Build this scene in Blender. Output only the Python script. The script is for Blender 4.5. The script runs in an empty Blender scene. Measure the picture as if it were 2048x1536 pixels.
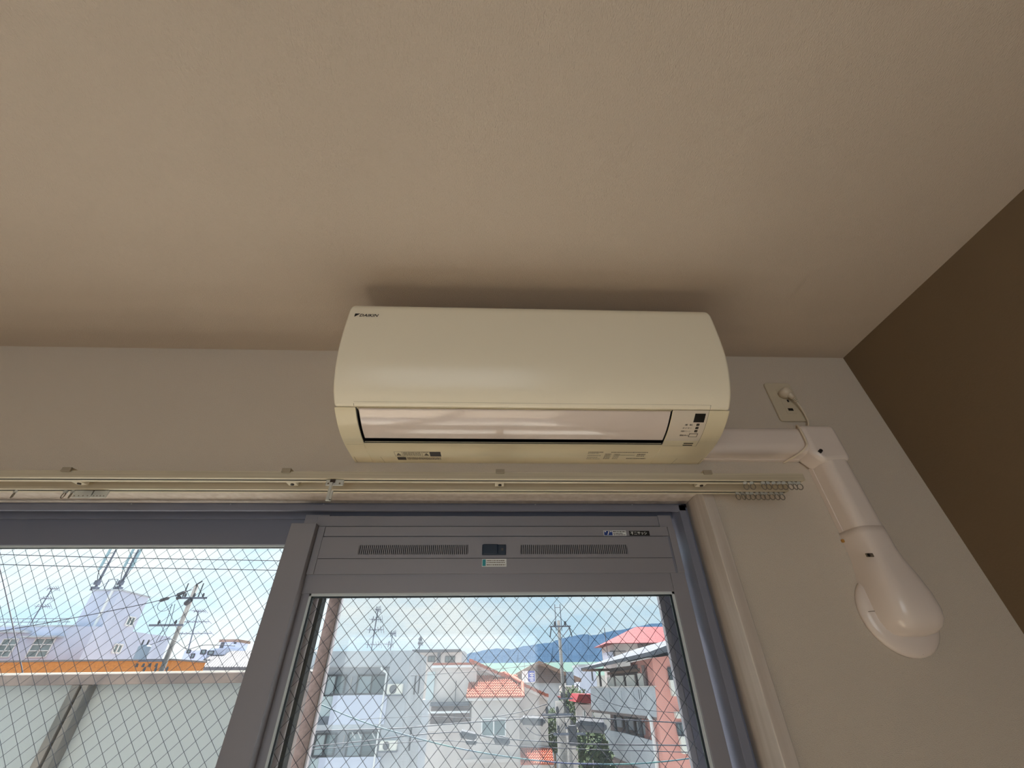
import bpy, bmesh, math, random
from mathutils import Vector, Matrix

random.seed(7)
SC = bpy.context.scene
COL = SC.collection

# ------------------------------------------------------------------ camera
F_PX, CAM = 806.7, Vector((0.0, -0.852, 1.66))
_p, _y, _r = (math.radians(a) for a in (36.603, 2.402, -0.763))
FW = Vector((math.sin(_y) * math.cos(_p), math.cos(_y) * math.cos(_p), math.sin(_p)))
_rt = Vector((math.cos(_y), -math.sin(_y), 0))
_up = _rt.cross(FW)
RT = math.cos(_r) * _rt + math.sin(_r) * _up
UP = -math.sin(_r) * _rt + math.cos(_r) * _up
cd = bpy.data.cameras.new('camera')
cd.sensor_width = 36.0
cd.lens = 36.0 * F_PX / 2048.0
cd.clip_start, cd.clip_end = 0.02, 9000
cam = bpy.data.objects.new('camera', cd)
COL.objects.link(cam)
cam.matrix_world = Matrix(((RT.x, UP.x, -FW.x, CAM.x), (RT.y, UP.y, -FW.y, CAM.y), (RT.z, UP.z, -FW.z, CAM.z), (0, 0, 0, 1)))
SC.camera = cam

# ------------------------------------------------------------------ world, sun, exposure
SC.view_settings.view_transform = 'Standard'
SC.view_settings.look = 'None'
SC.view_settings.exposure = 0.12
SC.view_settings.gamma = 1.0
SC.view_settings.use_curve_mapping = False
w = bpy.data.worlds.new('sky')
SC.world = w
w.use_nodes = True
nt = w.node_tree
nt.nodes.clear()
tc = nt.nodes.new('ShaderNodeTexCoord')
mp = nt.nodes.new('ShaderNodeMapping')
mp.inputs['Scale'].default_value = (2.2, 2.2, 7.0)
mp.inputs['Location'].default_value = (0.35, 0.1, 0.3)
nz = nt.nodes.new('ShaderNodeTexNoise')
nz.inputs['Scale'].default_value = 1.3
nz.inputs['Detail'].default_value = 5.0
nz.inputs['Roughness'].default_value = 0.55
cr = nt.nodes.new('ShaderNodeValToRGB')
cr.color_ramp.elements[0].position = 0.38
cr.color_ramp.elements[0].color = (0.58, 0.81, 0.97, 1)
cr.color_ramp.elements[1].position = 0.62
cr.color_ramp.elements[1].color = (0.95, 1.0, 1.0, 1)
bg = nt.nodes.new('ShaderNodeBackground')
bg.inputs['Strength'].default_value = 1.18
ow = nt.nodes.new('ShaderNodeOutputWorld')
nt.links.new(tc.outputs['Generated'], mp.inputs['Vector'])
nt.links.new(mp.outputs['Vector'], nz.inputs['Vector'])
nt.links.new(nz.outputs['Fac'], cr.inputs['Fac'])
nt.links.new(cr.outputs['Color'], bg.inputs['Color'])
nt.links.new(bg.outputs['Background'], ow.inputs['Surface'])

# added fill light in a made-up opening of the unseen wall behind the camera
ar = bpy.data.lights.new('rear_fill_light', 'AREA')
ar.shape = 'RECTANGLE'
ar.size, ar.size_y = 1.75, 1.75
ar.energy = 10.5
ar.color = (1.0, 0.98, 0.96)
aro = bpy.data.objects.new('rear_fill_light', ar)
COL.objects.link(aro)
aro.location = (-0.5, -3.52, 1.15)
aro.rotation_euler = (math.radians(90), 0, 0)
SC.cycles.max_bounces = 16
SC.cycles.diffuse_bounces = 10
SC.cycles.transparent_max_bounces = 16
sun_d = bpy.data.lights.new('sun', 'SUN')
sun_d.energy = 22.5
sun_d.angle = math.radians(4)
sun_d.color = (1.0, 0.945, 0.90)
sun = bpy.data.objects.new('sun', sun_d)
COL.objects.link(sun)
# the sun stands high over the street in front of the window and shines into the room
sun.rotation_euler = Vector((0.10, -0.37, -0.93)).to_track_quat('-Z', 'Y').to_euler()

# ------------------------------------------------------------------ helpers
def lin(c):
    return tuple((v / 255 / 12.92) if v / 255 <= 0.04045 else ((v / 255 + 0.055) / 1.055) ** 2.4 for v in c)

MATS = {}
def pm(name, rgb, rough=0.5, metal=0.0, var=None, bump=None, spec=0.5, coat=0.0, trans=0.0, alpha=1.0):
    """principled material; var=(rgb2, scale(x,y,z)) mottles the colour; bump=(scale(x,y,z), strength, distance)"""
    m = bpy.data.materials.new(name)
    m.use_nodes = True
    n = m.node_tree.nodes
    l = m.node_tree.links
    b = n['Principled BSDF']
    b.inputs['Base Color'].default_value = (*lin(rgb), 1)
    b.inputs['Roughness'].default_value = rough
    b.inputs['Metallic'].default_value = metal
    b.inputs['Specular IOR Level'].default_value = spec
    b.inputs['Coat Weight'].default_value = coat
    b.inputs['Coat Roughness'].default_value = 0.08
    b.inputs['Transmission Weight'].default_value = trans
    b.inputs['Alpha'].default_value = alpha
    if var or bump:
        t = n.new('ShaderNodeTexCoord')
    if var:
        mpn = n.new('ShaderNodeMapping')
        mpn.inputs['Scale'].default_value = var[1]
        no = n.new('ShaderNodeTexNoise')
        no.inputs['Scale'].default_value = 1.0
        no.inputs['Detail'].default_value = 4.0
        mx = n.new('ShaderNodeMix')
        mx.data_type = 'RGBA'
        mx.inputs['A'].default_value = (*lin(rgb), 1)
        mx.inputs['B'].default_value = (*lin(var[0]), 1)
        rp = n.new('ShaderNodeValToRGB')
        rp.color_ramp.elements[0].position = 0.35
        rp.color_ramp.elements[1].position = 0.65
        l.new(t.outputs['Object'], mpn.inputs['Vector'])
        l.new(mpn.outputs['Vector'], no.inputs['Vector'])
        l.new(no.outputs['Fac'], rp.inputs['Fac'])
        l.new(rp.outputs['Color'], mx.inputs['Factor'])
        l.new(mx.outputs['Result'], b.inputs['Base Color'])
    if bump:
        mpb = n.new('ShaderNodeMapping')
        mpb.inputs['Scale'].default_value = bump[0]
        nb = n.new('ShaderNodeTexNoise')
        nb.inputs['Scale'].default_value = 1.0
        nb.inputs['Detail'].default_value = 3.0
        bp = n.new('ShaderNodeBump')
        bp.inputs['Strength'].default_value = bump[1]
        bp.inputs['Distance'].default_value = bump[2]
        l.new(t.outputs['Object'], mpb.inputs['Vector'])
        l.new(mpb.outputs['Vector'], nb.inputs['Vector'])
        l.new(nb.outputs['Fac'], bp.inputs['Height'])
        l.new(bp.outputs['Normal'], b.inputs['Normal'])
    MATS[name] = m
    return m

def mix_transparent(name, shader, rgb, rough, amount, tint=(1, 1, 1)):
    """mostly clear surface: transparent mixed with a little of another shader"""
    m = bpy.data.materials.new(name)
    m.use_nodes = True
    n = m.node_tree.nodes
    l = m.node_tree.links
    n.clear()
    o = n.new('ShaderNodeOutputMaterial')
    t = n.new('ShaderNodeBsdfTransparent')
    t.inputs['Color'].default_value = (*tint, 1)
    s = n.new(shader)
    s.inputs['Color'].default_value = (*lin(rgb), 1)
    if 'Roughness' in s.inputs:
        s.inputs['Roughness'].default_value = rough
    x = n.new('ShaderNodeMixShader')
    x.inputs['Fac'].default_value = amount
    l.new(t.outputs[0], x.inputs[1])
    l.new(s.outputs[0], x.inputs[2])
    l.new(x.outputs[0], o.inputs['Surface'])
    MATS[name] = m
    return m, x

class MB:
    """collects shapes and links them as one mesh object"""
    def __init__(s):
        s.v, s.f = [], []
    def add(s, vs, fs):
        k = len(s.v)
        s.v += [tuple(a) for a in vs]
        s.f += [tuple(i + k for i in f) for f in fs]
        return s
    def box(s, x0, x1, y0, y1, z0, z1):
        x0, x1 = min(x0, x1), max(x0, x1)
        y0, y1 = min(y0, y1), max(y0, y1)
        z0, z1 = min(z0, z1), max(z0, z1)
        return s.add([(x0, y0, z0), (x1, y0, z0), (x1, y1, z0), (x0, y1, z0), (x0, y0, z1), (x1, y0, z1), (x1, y1, z1), (x0, y1, z1)],
                     [(0, 3, 2, 1), (4, 5, 6, 7), (0, 1, 5, 4), (1, 2, 6, 5), (2, 3, 7, 6), (3, 0, 4, 7)])
    def hexa(s, p):
        """8 points: bottom ring then top ring"""
        return s.add(p, [(0, 3, 2, 1), (4, 5, 6, 7), (0, 1, 5, 4), (1, 2, 6, 5), (2, 3, 7, 6), (3, 0, 4, 7)])
    def prism(s, poly, a0, a1, axis):
        """poly extruded along an axis: 'x' poly=(y,z); 'y' poly=(x,z); 'z' poly=(x,y)"""
        n = len(poly)
        def P(q, a):
            return (a, q[0], q[1]) if axis == 'x' else (q[0], a, q[1]) if axis == 'y' else (q[0], q[1], a)
        vs = [P(q, a0) for q in poly] + [P(q, a1) for q in poly]
        fs = [tuple(range(n)), tuple(range(2 * n - 1, n - 1, -1))]
        fs += [(i, n + i, n + (i + 1) % n, (i + 1) % n) for i in range(n)]
        return s.add(vs, fs)
    def tube(s, pts, r, n=6, cap=True):
        pts = [Vector(p) for p in pts]
        rs = r if isinstance(r, (list, tuple)) else [r] * len(pts)
        rings = []
        prev = None
        for i, p in enumerate(pts):
            d = (pts[min(i + 1, len(pts) - 1)] - pts[max(i - 1, 0)]).normalized()
            if prev is None:
                a = Vector((0, 0, 1)) if abs(d.z) < 0.9 else Vector((1, 0, 0))
                u = d.cross(a).normalized()
            else:
                u = (prev - d * prev.dot(d)).normalized()
            prev = u
            q = d.cross(u)
            rings.append([p + (u * math.cos(2 * math.pi * k / n) + q * math.sin(2 * math.pi * k / n)) * rs[i] for k in range(n)])
        vs = [v for rg in rings for v in rg]
        fs = [(i * n + k, i * n + (k + 1) % n, (i + 1) * n + (k + 1) % n, (i + 1) * n + k) for i in range(len(pts) - 1) for k in range(n)]
        if cap:
            fs += [tuple(range(n - 1, -1, -1)), tuple((len(pts) - 1) * n + k for k in range(n))]
        return s.add(vs, fs)
    def build(s, name, m, parent=None, smooth=False, bevel=0.0, seg=2, angle=40, caps=False):
        me = bpy.data.meshes.new(name)
        me.from_pydata(s.v, [], s.f)
        bm = bmesh.new()
        bm.from_mesh(me)
        bmesh.ops.recalc_face_normals(bm, faces=bm.faces)
        bm.to_mesh(me)
        bm.free()
        me.materials.append(m)
        return link(name, me, parent, smooth, bevel, seg, angle, caps)

def world_loc(o):
    return o.location + (world_loc(o.parent) + o.matrix_parent_inverse.translation if o.parent else Vector())

def link(name, me, parent=None, smooth=False, bevel=0.0, seg=2, angle=40, caps=False):
    o = bpy.data.objects.new(name, me)
    COL.objects.link(o)
    if parent:
        o.parent = parent
        o.matrix_parent_inverse = Matrix.Translation(-world_loc(parent))
    if smooth:
        for p in me.polygons:
            p.use_smooth = True
    if bevel:
        b = o.modifiers.new('bevel', 'BEVEL')
        b.width, b.segments, b.limit_method, b.angle_limit = bevel, seg, 'ANGLE', math.radians(angle)
        b.use_clamp_overlap = True
        if caps:                               # round only the outline of the two ends
            b.limit_method = 'WEIGHT'
            at_ = me.attributes.new('bevel_weight_edge', 'FLOAT', 'EDGE')
            for e in me.edges:
                v0, v1 = me.vertices[e.vertices[0]].co, me.vertices[e.vertices[1]].co
                at_.data[e.index].value = 1.0 if abs(v0.x - v1.x) < 1e-6 and min(v0.y, v1.y) < -0.152 else 0.0
        for p in me.polygons:
            p.use_smooth = True
        wn = o.modifiers.new('wn', 'WEIGHTED_NORMAL')
        wn.keep_sharp = False
    return o

def tag(o, label=None, cat=None, group=None, kind=None):
    if label: o['label'] = label
    if cat: o['category'] = cat
    if group: o['group'] = group
    if kind: o['kind'] = kind
    return o

def thing(name, loc, label=None, cat=None, group=None, kind=None):
    o = bpy.data.objects.new(name, None)
    o.empty_display_size = 0.05
    COL.objects.link(o)
    o.location = loc
    return tag(o, label, cat, group, kind)

def ray(px, py):
    return FW + RT * ((px - 1024) / F_PX) - UP * ((py - 768) / F_PX)

def at(px, py, Y):
    """the point of the plane y=Y seen at a pixel of the 2048x1536 photograph"""
    v = ray(px, py)
    return CAM + v * ((Y - CAM.y) / v.y)

def text_flat(body, w_, h_, shear=0.0, bold=0.0):
    """letters as flat polygons fitted into w_ x h_, lower left corner at 0,0"""
    c = bpy.data.curves.new('txt', 'FONT')
    c.body = body
    c.shear = shear
    c.offset = bold
    c.resolution_u = 2
    c.fill_mode = 'FRONT'
    o = bpy.data.objects.new('txt', c)
    COL.objects.link(o)
    bpy.context.view_layer.update()
    me = bpy.data.meshes.new_from_object(o.evaluated_get(bpy.context.evaluated_depsgraph_get()))
    vs = [(v.co.x, v.co.y) for v in me.vertices]
    fs = [tuple(p.vertices) for p in me.polygons]
    bpy.data.objects.remove(o)
    bpy.data.curves.remove(c)
    bpy.data.meshes.remove(me)
    x0, x1 = min(v[0] for v in vs), max(v[0] for v in vs)
    y0, y1 = min(v[1] for v in vs), max(v[1] for v in vs)
    return [((v[0] - x0) / (x1 - x0) * w_, (v[1] - y0) / (y1 - y0) * h_) for v in vs], fs

# ------------------------------------------------------------------ materials
wallpaper = pm('cream_wallpaper', (216, 204, 188), 0.85, bump=((420, 420, 900), 0.9, 0.002), spec=0.2)
ceilpaper = pm('ceiling_wallpaper', (201, 187, 171), 0.85, bump=((600, 260, 260), 0.8, 0.0018), spec=0.2)
brownpaper = pm('brown_wallpaper', (122, 104, 82), 0.8, bump=((300, 300, 300), 0.3, 0.001), spec=0.2)
woodfloor = pm('oak_floor', (206, 190, 168), 0.45, var=((184, 166, 142), (14, 1.2, 1)))
casingwood = pm('pale_wood_casing', (208, 198, 188), 0.5, var=((192, 180, 168), (60, 60, 3)))
railcream = pm('cream_rail_metal', (206, 196, 172), 0.38, var=((186, 174, 150), (3, 500, 500)))
acfront = pm('ac_cream_gloss', (245, 236, 213), 0.25, spec=0.4, coat=0.06)
acbody = pm('ac_cream_satin', (232, 220, 188), 0.32)
acflap = pm('ac_flap_white', (226, 212, 202), 0.10, coat=0.3)
acpanel = pm('ac_display_white', (226, 214, 196), 0.3)
black = pm('black_plastic', (14, 12, 12), 0.45)
darkgrey = pm('dark_grey_print', (62, 58, 60), 0.5)
greyprint = pm('grey_print', (112, 100, 84), 0.6)
seam = pm('panel_gap', (98, 84, 60), 0.7)
pvc = pm('ivory_pvc', (228, 216, 207), 0.17)
plate = pm('ivory_switch_plate', (206, 194, 170), 0.4)
plugm = pm('plug_ivory', (222, 208, 186), 0.4)
alum = pm('stain_grey_aluminium', (143, 142, 149), 0.42, metal=0.15, spec=0.5)
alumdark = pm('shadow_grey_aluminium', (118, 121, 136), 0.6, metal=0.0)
alumout = pm('pale_outer_aluminium', (232, 226, 232), 0.4, metal=0.1)
gasket = pm('gasket_dark', (30, 44, 50), 0.5)
bead = pm('glazing_bead_pale', (206, 214, 216), 0.3)
steelwire = pm('steel_wire', (50, 60, 74), 0.4, metal=0.5)
navy = pm('navy_knob', (18, 40, 62), 0.4)
white = pm('white_label', (232, 234, 232), 0.5)
blue = pm('label_blue', (28, 58, 130), 0.5)
teal = pm('label_teal', (40, 150, 160), 0.5)
clearplastic = pm('milky_plastic', (226, 226, 218), 0.25, trans=0.35)
hookplastic = pm('runner_ring_plastic', (122, 112, 96), 0.3)
ochre = pm('ochre_putty', (176, 128, 60), 0.8)
bronze = pm('weathered_bronze_frame', (126, 112, 107), 0.7, var=((146, 130, 124), (160, 160, 160)))
screwm = pm('screw_metal', (70, 60, 54), 0.4, metal=0.6)
concrete = pm('concrete', (168, 164, 158), 0.9, var=((150, 146, 142), (2, 2, 2)))
paledeck = pm('pale_balcony_floor', (222, 218, 210), 0.8, var=((210, 206, 198), (4, 4, 4)))
parapetcap = pm('weathered_cap', (128, 118, 116), 0.8, var=((104, 98, 100), (14, 14, 14)), bump=((60, 60, 60), 0.4, 0.004))
postm = pm('weathered_post', (86, 90, 92), 0.8, var=((112, 110, 108), (30, 30, 6)))
asphalt = pm('pale_paving', (136, 134, 130), 0.95)
hillm = pm('haze_tinted_forest', (46, 66, 88), 1.0, var=((54, 74, 96), (0.012, 0.012, 0.012)), spec=0.0)  # blue of the distant haze is put into the forest colour
wwhite = pm('white_render', (200, 206, 226), 0.85, var=((188, 195, 216), (0.5, 0.5, 0.2)))
wgrey = pm('pale_grey_render', (188, 193, 200), 0.85, var=((168, 173, 182), (0.8, 0.8, 0.3)))
wcream = pm('cream_render', (206, 200, 198), 0.85, var=((190, 185, 183), (0.7, 0.7, 0.3)))
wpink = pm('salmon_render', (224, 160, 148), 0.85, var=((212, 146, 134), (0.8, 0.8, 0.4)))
orangetile = pm('orange_wall_tile', (198, 124, 60), 0.7, var=((178, 106, 46), (6, 6, 10)))
rooftile = pm('terracotta_tile', (172, 84, 62), 0.7, var=((166, 98, 78), (2.2, 2.2, 2.2)))
redroof = pm('red_roof', (132, 12, 28), 0.6, var=((122, 10, 26), (0.8, 0.8, 0.8)))
greyroof = pm('grey_slate_roof', (96, 100, 110), 0.8, var=((82, 86, 96), (0.7, 0.7, 0.7)))
brownroof = pm('brown_roof', (150, 124, 110), 0.85, var=((130, 108, 98), (0.8, 0.8, 0.8)))
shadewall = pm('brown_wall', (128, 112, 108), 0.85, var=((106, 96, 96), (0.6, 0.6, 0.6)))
ribroof = pm('pale_ribbed_roof', (92, 92, 97), 0.6)
mint = pm('pale_mint_roof', (196, 232, 220), 0.8)
winglass = pm('far_window_glass', (96, 112, 116), 0.15, var=((136, 152, 156), (0.8, 0.8, 0.5)))
windark = pm('dark_window_frame', (66, 68, 74), 0.5)
winwhite = pm('white_window_frame', (226, 228, 230), 0.5)
curtain = pm('pale_curtain', (188, 202, 206), 0.8)
polem = pm('concrete_pole', (112, 111, 110), 0.85, var=((94, 93, 94), (3, 3, 3)))
steel = pm('galvanised_steel', (104, 108, 122), 0.5, metal=0.4)
cablem = pm('black_cable', (44, 46, 60), 0.6)
tealcable = pm('teal_wrapped_cable', (8, 96, 94), 0.5, var=((14, 36, 88), (1.3, 1.3, 1.3)))
closurem = pm('splice_closure_grey', (70, 72, 80), 0.7)
unitm = pm('outdoor_unit_ivory', (224, 222, 214), 0.5)
leafm = pm('tree_leaves', (46, 68, 38), 0.8, var=((66, 80, 44), (1.5, 1.5, 1.5)))
bark = pm('bark', (104, 88, 72), 0.9)
signblue = pm('sign_blue', (18, 62, 170), 0.5)
transformerm = pm('transformer_grey', (134, 148, 166), 0.5)
antpanel = pm('antenna_panel_pale', (150, 176, 186), 0.5)
frost, _fx = mix_transparent('frosted_panel', 'ShaderNodeBsdfTranslucent', (226, 232, 230), 0.5, 0.5)
# frosted panel: half translucent, half diffuse, nothing seen through it
_n, _l = frost.node_tree.nodes, frost.node_tree.links
_d = _n.new('ShaderNodeBsdfDiffuse')
_d.inputs['Color'].default_value = (*lin((150, 160, 166)), 1)
_l.new(_d.outputs[0], _fx.inputs[1])
_fx.inputs['Fac'].default_value = 0.05
glass, _ = mix_transparent('window_glass', 'ShaderNodeBsdfGlossy', (255, 255, 255), 0.02, 0.04, (0.965, 0.985, 0.985))
meshm, _mx = mix_transparent('insect_mesh', 'ShaderNodeBsdfDiffuse', (176, 190, 204), 0.5, 0.3)
# woven threads 1.6 mm apart
_n, _l = meshm.node_tree.nodes, meshm.node_tree.links
_t = _n.new('ShaderNodeTexCoord')
_s = _n.new('ShaderNodeSeparateXYZ')
_l.new(_t.outputs['Object'], _s.inputs[0])
_g = []
for _ax in ('X', 'Z'):
    a = _n.new('ShaderNodeMath'); a.operation = 'MULTIPLY'; a.inputs[1].default_value = 1 / 0.0016
    b = _n.new('ShaderNodeMath'); b.operation = 'FRACT'
    c = _n.new('ShaderNodeMath'); c.operation = 'LESS_THAN'; c.inputs[1].default_value = 0.14
    _l.new(_s.outputs[_ax], a.inputs[0]); _l.new(a.outputs[0], b.inputs[0]); _l.new(b.outputs[0], c.inputs[0])
    _g.append(c)
_m = _n.new('ShaderNodeMath'); _m.operation = 'MAXIMUM'
_l.new(_g[0].outputs[0], _m.inputs[0]); _l.new(_g[1].outputs[0], _m.inputs[1])
_l.new(_m.outputs[0], _mx.inputs['Fac'])

# ------------------------------------------------------------------ room shell
CEIL, XR, XL, YB = 2.40, 0.988, -2.1, -3.5
WX0, WX1, WZ1 = -1.27, 0.45, 2.0            # clear window opening inside the casing
mb = MB()                                    # window wall with its opening
mb.box(XL - 0.1, WX0 - 0.02, 0, 0.2, 0, CEIL)
mb.box(WX1 + 0.02, XR + 0.1, 0, 0.2, 0, CEIL)
mb.box(WX0 - 0.02, WX1 + 0.02, 0, 0.2, WZ1 + 0.02, CEIL)
tag(mb.build('wall_front', wallpaper), 'cream textured wallpaper wall around the window and under the air conditioner', 'wall', kind='structure')
tag(MB().box(XR, XR + 0.1, YB - 0.1, 0, 0, CEIL).build('wall_right', brownpaper), 'dark brown wallpapered side wall', 'wall', kind='structure')
tag(MB().box(XL - 0.1, XL, YB - 0.1, 0, 0, CEIL).build('wall_left', wallpaper), 'cream wallpapered side wall', 'wall', kind='structure')
mb = MB()
mb.box(XL, -1.4, YB - 0.1, YB, 0, CEIL).box(0.4, XR, YB - 0.1, YB, 0, CEIL)
mb.box(-1.4, 0.4, YB - 0.1, YB, 0, 0.25).box(-1.4, 0.4, YB - 0.1, YB, 2.05, CEIL)  # made-up opening that holds the added fill light
tag(mb.build('wall_back', wallpaper), 'cream wallpapered wall at the back of the room', 'wall', kind='structure')
tag(MB().box(XL - 0.1, XR + 0.1, YB - 0.1, 0.2, CEIL, CEIL + 0.12).build('ceiling', ceilpaper), 'warm white textured wallpaper ceiling', 'ceiling', kind='structure')
tag(MB().box(XL - 0.1, XR + 0.1, YB - 0.1, 0.2, -0.12, 0).build('floor', woodfloor), 'pale oak floorboards', 'floor', kind='structure')

cas = thing('trim_1', (WX1, 0, 0), 'pale wood casing around the window opening', 'trim', kind='structure')
MB().box(WX0 - 0.025, WX1 + 0.025, -0.012, 0.19, WZ1, WZ1 + 0.025).build('head_casing', casingwood, cas, bevel=0.002)
MB().box(WX1, WX1 + 0.025, -0.012, 0.19, 0, WZ1).build('side_casing', casingwood, cas, bevel=0.002)
MB().box(WX0 - 0.025, WX0, -0.012, 0.19, 0, WZ1).build('side_casing', casingwood, cas, bevel=0.002)

# ------------------------------------------------------------------ sliding window
win = thing('window_1', (-0.41, 0.1, 0), 'grey aluminium sliding window with wired glass', 'window', kind='structure')
fr = MB()
fr.box(0.437, 0.45, 0.076, 0.19, 0, 2.0).box(0.421, 0.437, 0.056, 0.19, 0.0, 1.99)
fr.box(-1.257, -1.27, 0.076, 0.19, 0, 2.0).box(-1.241, -1.257, 0.056, 0.19, 0.0, 1.99)
fro = fr.build('jamb_frame', alumdark, win, bevel=0.0008)
hd = MB().box(-1.27, 0.45, 0.076, 0.19, 1.99, 2.0).box(-1.257, 0.437, 0.056, 0.064, 1.976, 1.99)
hd.box(-1.241, 0.421, 0.101, 0.106, 1.972, 1.99).box(-1.241, 0.421, 0.14, 0.19, 1.955, 1.99)
hd.build('head_frame', alumdark, win, bevel=0.0008)
MB().box(-1.27, 0.45, 0.056, 0.19, 0.0, 0.03).build('sill_frame', alumdark, win, bevel=0.0008)
for x in (-0.83, -0.61, -0.40, 0.09, 0.32):
    MB().tube([(x, 0.0745, 1.9955), (x, 0.0765, 1.9955)], 0.0022, 8).build('frame_screw', bead, fro)

def wires(parent, x0, x1, z0, z1, Y, xn, zn, hx, hz, zview):
    """diagonal wires of the glass: those that cross the upper part one by one, the rest joined"""
    rest = MB()
    r = 0.00043
    for sgn in (1, -1):
        for m in range(-260, 260):
            c = 2 * m * hx
            pts = []
            # (x-xn) = sgn*(z-zn)*hx/hz + c
            zs = []
            for xe in (x0, x1):
                z = zn + (xe - xn - c) * sgn * hz / hx
                if z0 <= z <= z1: zs.append((xe, z))
            for ze in (z0, z1):
                x = xn + c + sgn * (ze - zn) * hx / hz
                if x0 < x < x1: zs.append((x, ze))
            if len(zs) < 2: continue
            zs.sort(key=lambda q: q[1])
            a, b = zs[0], zs[-1]
            if math.hypot(a[0] - b[0], a[1] - b[1]) < 0.004: continue
            yy = Y + sgn * r * 0.9
            P = [(a[0], yy, a[1]), (b[0], yy, b[1])]
            if b[1] > zview:
                MB().tube(P, r, 4).build('glass_wire', steelwire, parent)
            else:
                rest.tube(P, r, 4)
    o = rest.build('glass_wire_mesh', steelwire, parent)
    o['kind'] = 'stuff'

# right sash, running on the room side
sr = thing('sash', (0, 0.08, 0)); sr.parent = win; sr.matrix_parent_inverse = Matrix.Translation(-win.location)
tag(sr, 'room-side sliding sash that carries the ventilator')
MB().box(0.372, 0.403, 0.0685, 0.098, 0.035, 1.97).build('stile', alum, sr, bevel=0.001)
MB().box(-0.432, -0.378, 0.0735, 0.098, 0.035, 1.9725).build('stile', alum, sr, bevel=0.001)
MB().box(-0.4025, 0.372, 0.0700, 0.098, 1.811, 1.9685).build('top_rail', alum, sr, bevel=0.001)
MB().box(-0.378, 0.372, 0.0700, 0.098, 0.035, 0.12).build('bottom_rail', alum, sr, bevel=0.001)
MB().box(-0.4475, -0.3935, 0.050, 0.0733, 0.06, 1.946).build('meeting_stile_cover', alum, sr, bevel=0.0012)
bd = MB().box(-0.378, 0.372, 0.0725, 0.076, 1.8065, 1.811).box(0.3675, 0.372, 0.0725, 0.076, 0.12, 1.811).box(-0.378, -0.3745, 0.0725, 0.076, 0.12, 1.811)
bd.build('glazing_bead', bead, sr)
gk = MB().box(-0.3745, 0.3675, 0.0765, 0.0815, 1.8035, 1.8065).box(0.3635, 0.3675, 0.0765, 0.0815, 0.12, 1.8065).box(-0.3745, -0.3715, 0.0765, 0.0815, 0.12, 1.8065)
gk.build('glazing_gasket', gasket, sr)
MB().box(-0.372, 0.364, 0.0765, 0.0815, 0.12, 1.804).build('glass_pane', glass, sr)
wires(sr, -0.372, 0.364, 0.12, 1.804, 0.079, -0.0128, 1.7988, 0.01385, 0.01418, 1.50)

# left sash, running on the outer track
sl = thing('sash', (-0.8, 0.12, 0)); sl.parent = win; sl.matrix_parent_inverse = Matrix.Translation(-win.location)
tag(sl, 'outer sliding sash on the left')
MB().box(-1.238, -1.18, 0.108, 0.136, 0.035, 1.985).build('stile', alum, sl, bevel=0.001)
MB().box(-0.432, -0.3718, 0.108, 0.136, 0.035, 1.985).build('stile', alumout, sl, bevel=0.001)
MB().box(-1.18, -0.432, 0.108, 0.136, 1.9165, 1.985).build('top_rail', alumdark, sl, bevel=0.001)
MB().box(-1.18, -0.432, 0.108, 0.136, 0.035, 0.12).build('bottom_rail', alumdark, sl, bevel=0.001)
bd = MB().box(-1.18, -0.432, 0.111, 0.115, 1.9125, 1.9165)
bd.box(-1.18, -0.432, 0.117, 0.120, 1.9105, 1.913)
bd.build('glazing_bead', bead, sl)
MB().box(-1.18, -0.432, 0.115, 0.117, 1.911, 1.9165).build('glazing_gasket', gasket, sl)
MB().box(-0.3718, -0.3645, 0.112, 0.134, 0.035, 1.985).build('weather_strip', gasket, sl)
MB().box(-1.18, -0.432, 0.1195, 0.1245, 0.12, 1.911).build('glass_pane', glass, sl)
wires(sl, -1.18, -0.432, 0.12, 1.911, 0.122, -0.545, 1.909, 0.01385, 0.01413, 1.50)

# ventilator in the head of the right sash
ve = thing('window_ventilator', (0, 0.067, 1.845), 'grey slotted window ventilator with a dark slide knob above the wired glass', 'ventilator')
MB().box(-0.3775, 0.3865, 0.0655, 0.0698, 1.9225, 1.943).build('top_strip', alum, ve, bevel=0.0006)
MB().box(-0.392, 0.400, 0.0688, 0.0699, 1.9432, 1.9450).build('top_gap', gasket, ve)
sb = MB()
sb.box(-0.3775, 0.3825, 0.0645, 0.0675, 1.9035, 1.9205).box(-0.3775, 0.3825, 0.0645, 0.0675, 1.8765, 1.884)
for (a, b_) in ((-0.2945, -0.0625), (0.053, 0.2855)):
    n = 56
    for i in range(n):
        x = a + (b_ - a) * i / (n - 1)
        sb.box(x - 0.0011, x + 0.0011, 0.0645, 0.0675, 1.884, 1.9035)
sb.box(-0.3775, -0.2945, 0.0645, 0.0675, 1.884, 1.9035).box(-0.0625, 0.053, 0.0645, 0.0675, 1.884, 1.9035).box(0.2855, 0.3825, 0.0645, 0.0675, 1.884, 1.9035)
sb.build('slotted_strip', alum, ve)
MB().box(-0.3775, 0.3825, 0.0678, 0.0696, 1.878, 1.919).build('slot_backing', black, ve)
MB().box(-0.3775, 0.3825, 0.0650, 0.0698, 1.8460, 1.8758).build('lower_strip', alum, ve, bevel=0.0005)
MB().prism([(0.387, 1.846), (0.402, 1.846), (0.402, 1.935), (0.3995, 1.941), (0.394, 1.943), (0.387, 1.943)], 0.0635, 0.0683, 'y').build('end_cap', alum, ve, bevel=0.0006)
MB().box(-0.3925, -0.378, 0.0645, 0.0698, 1.846, 1.943).build('end_cap', alum, ve, bevel=0.0006)
MB().box(0.3828, 0.3868, 0.066, 0.0698, 1.846, 1.9205).build('guide_strip', alumdark, ve)
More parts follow.
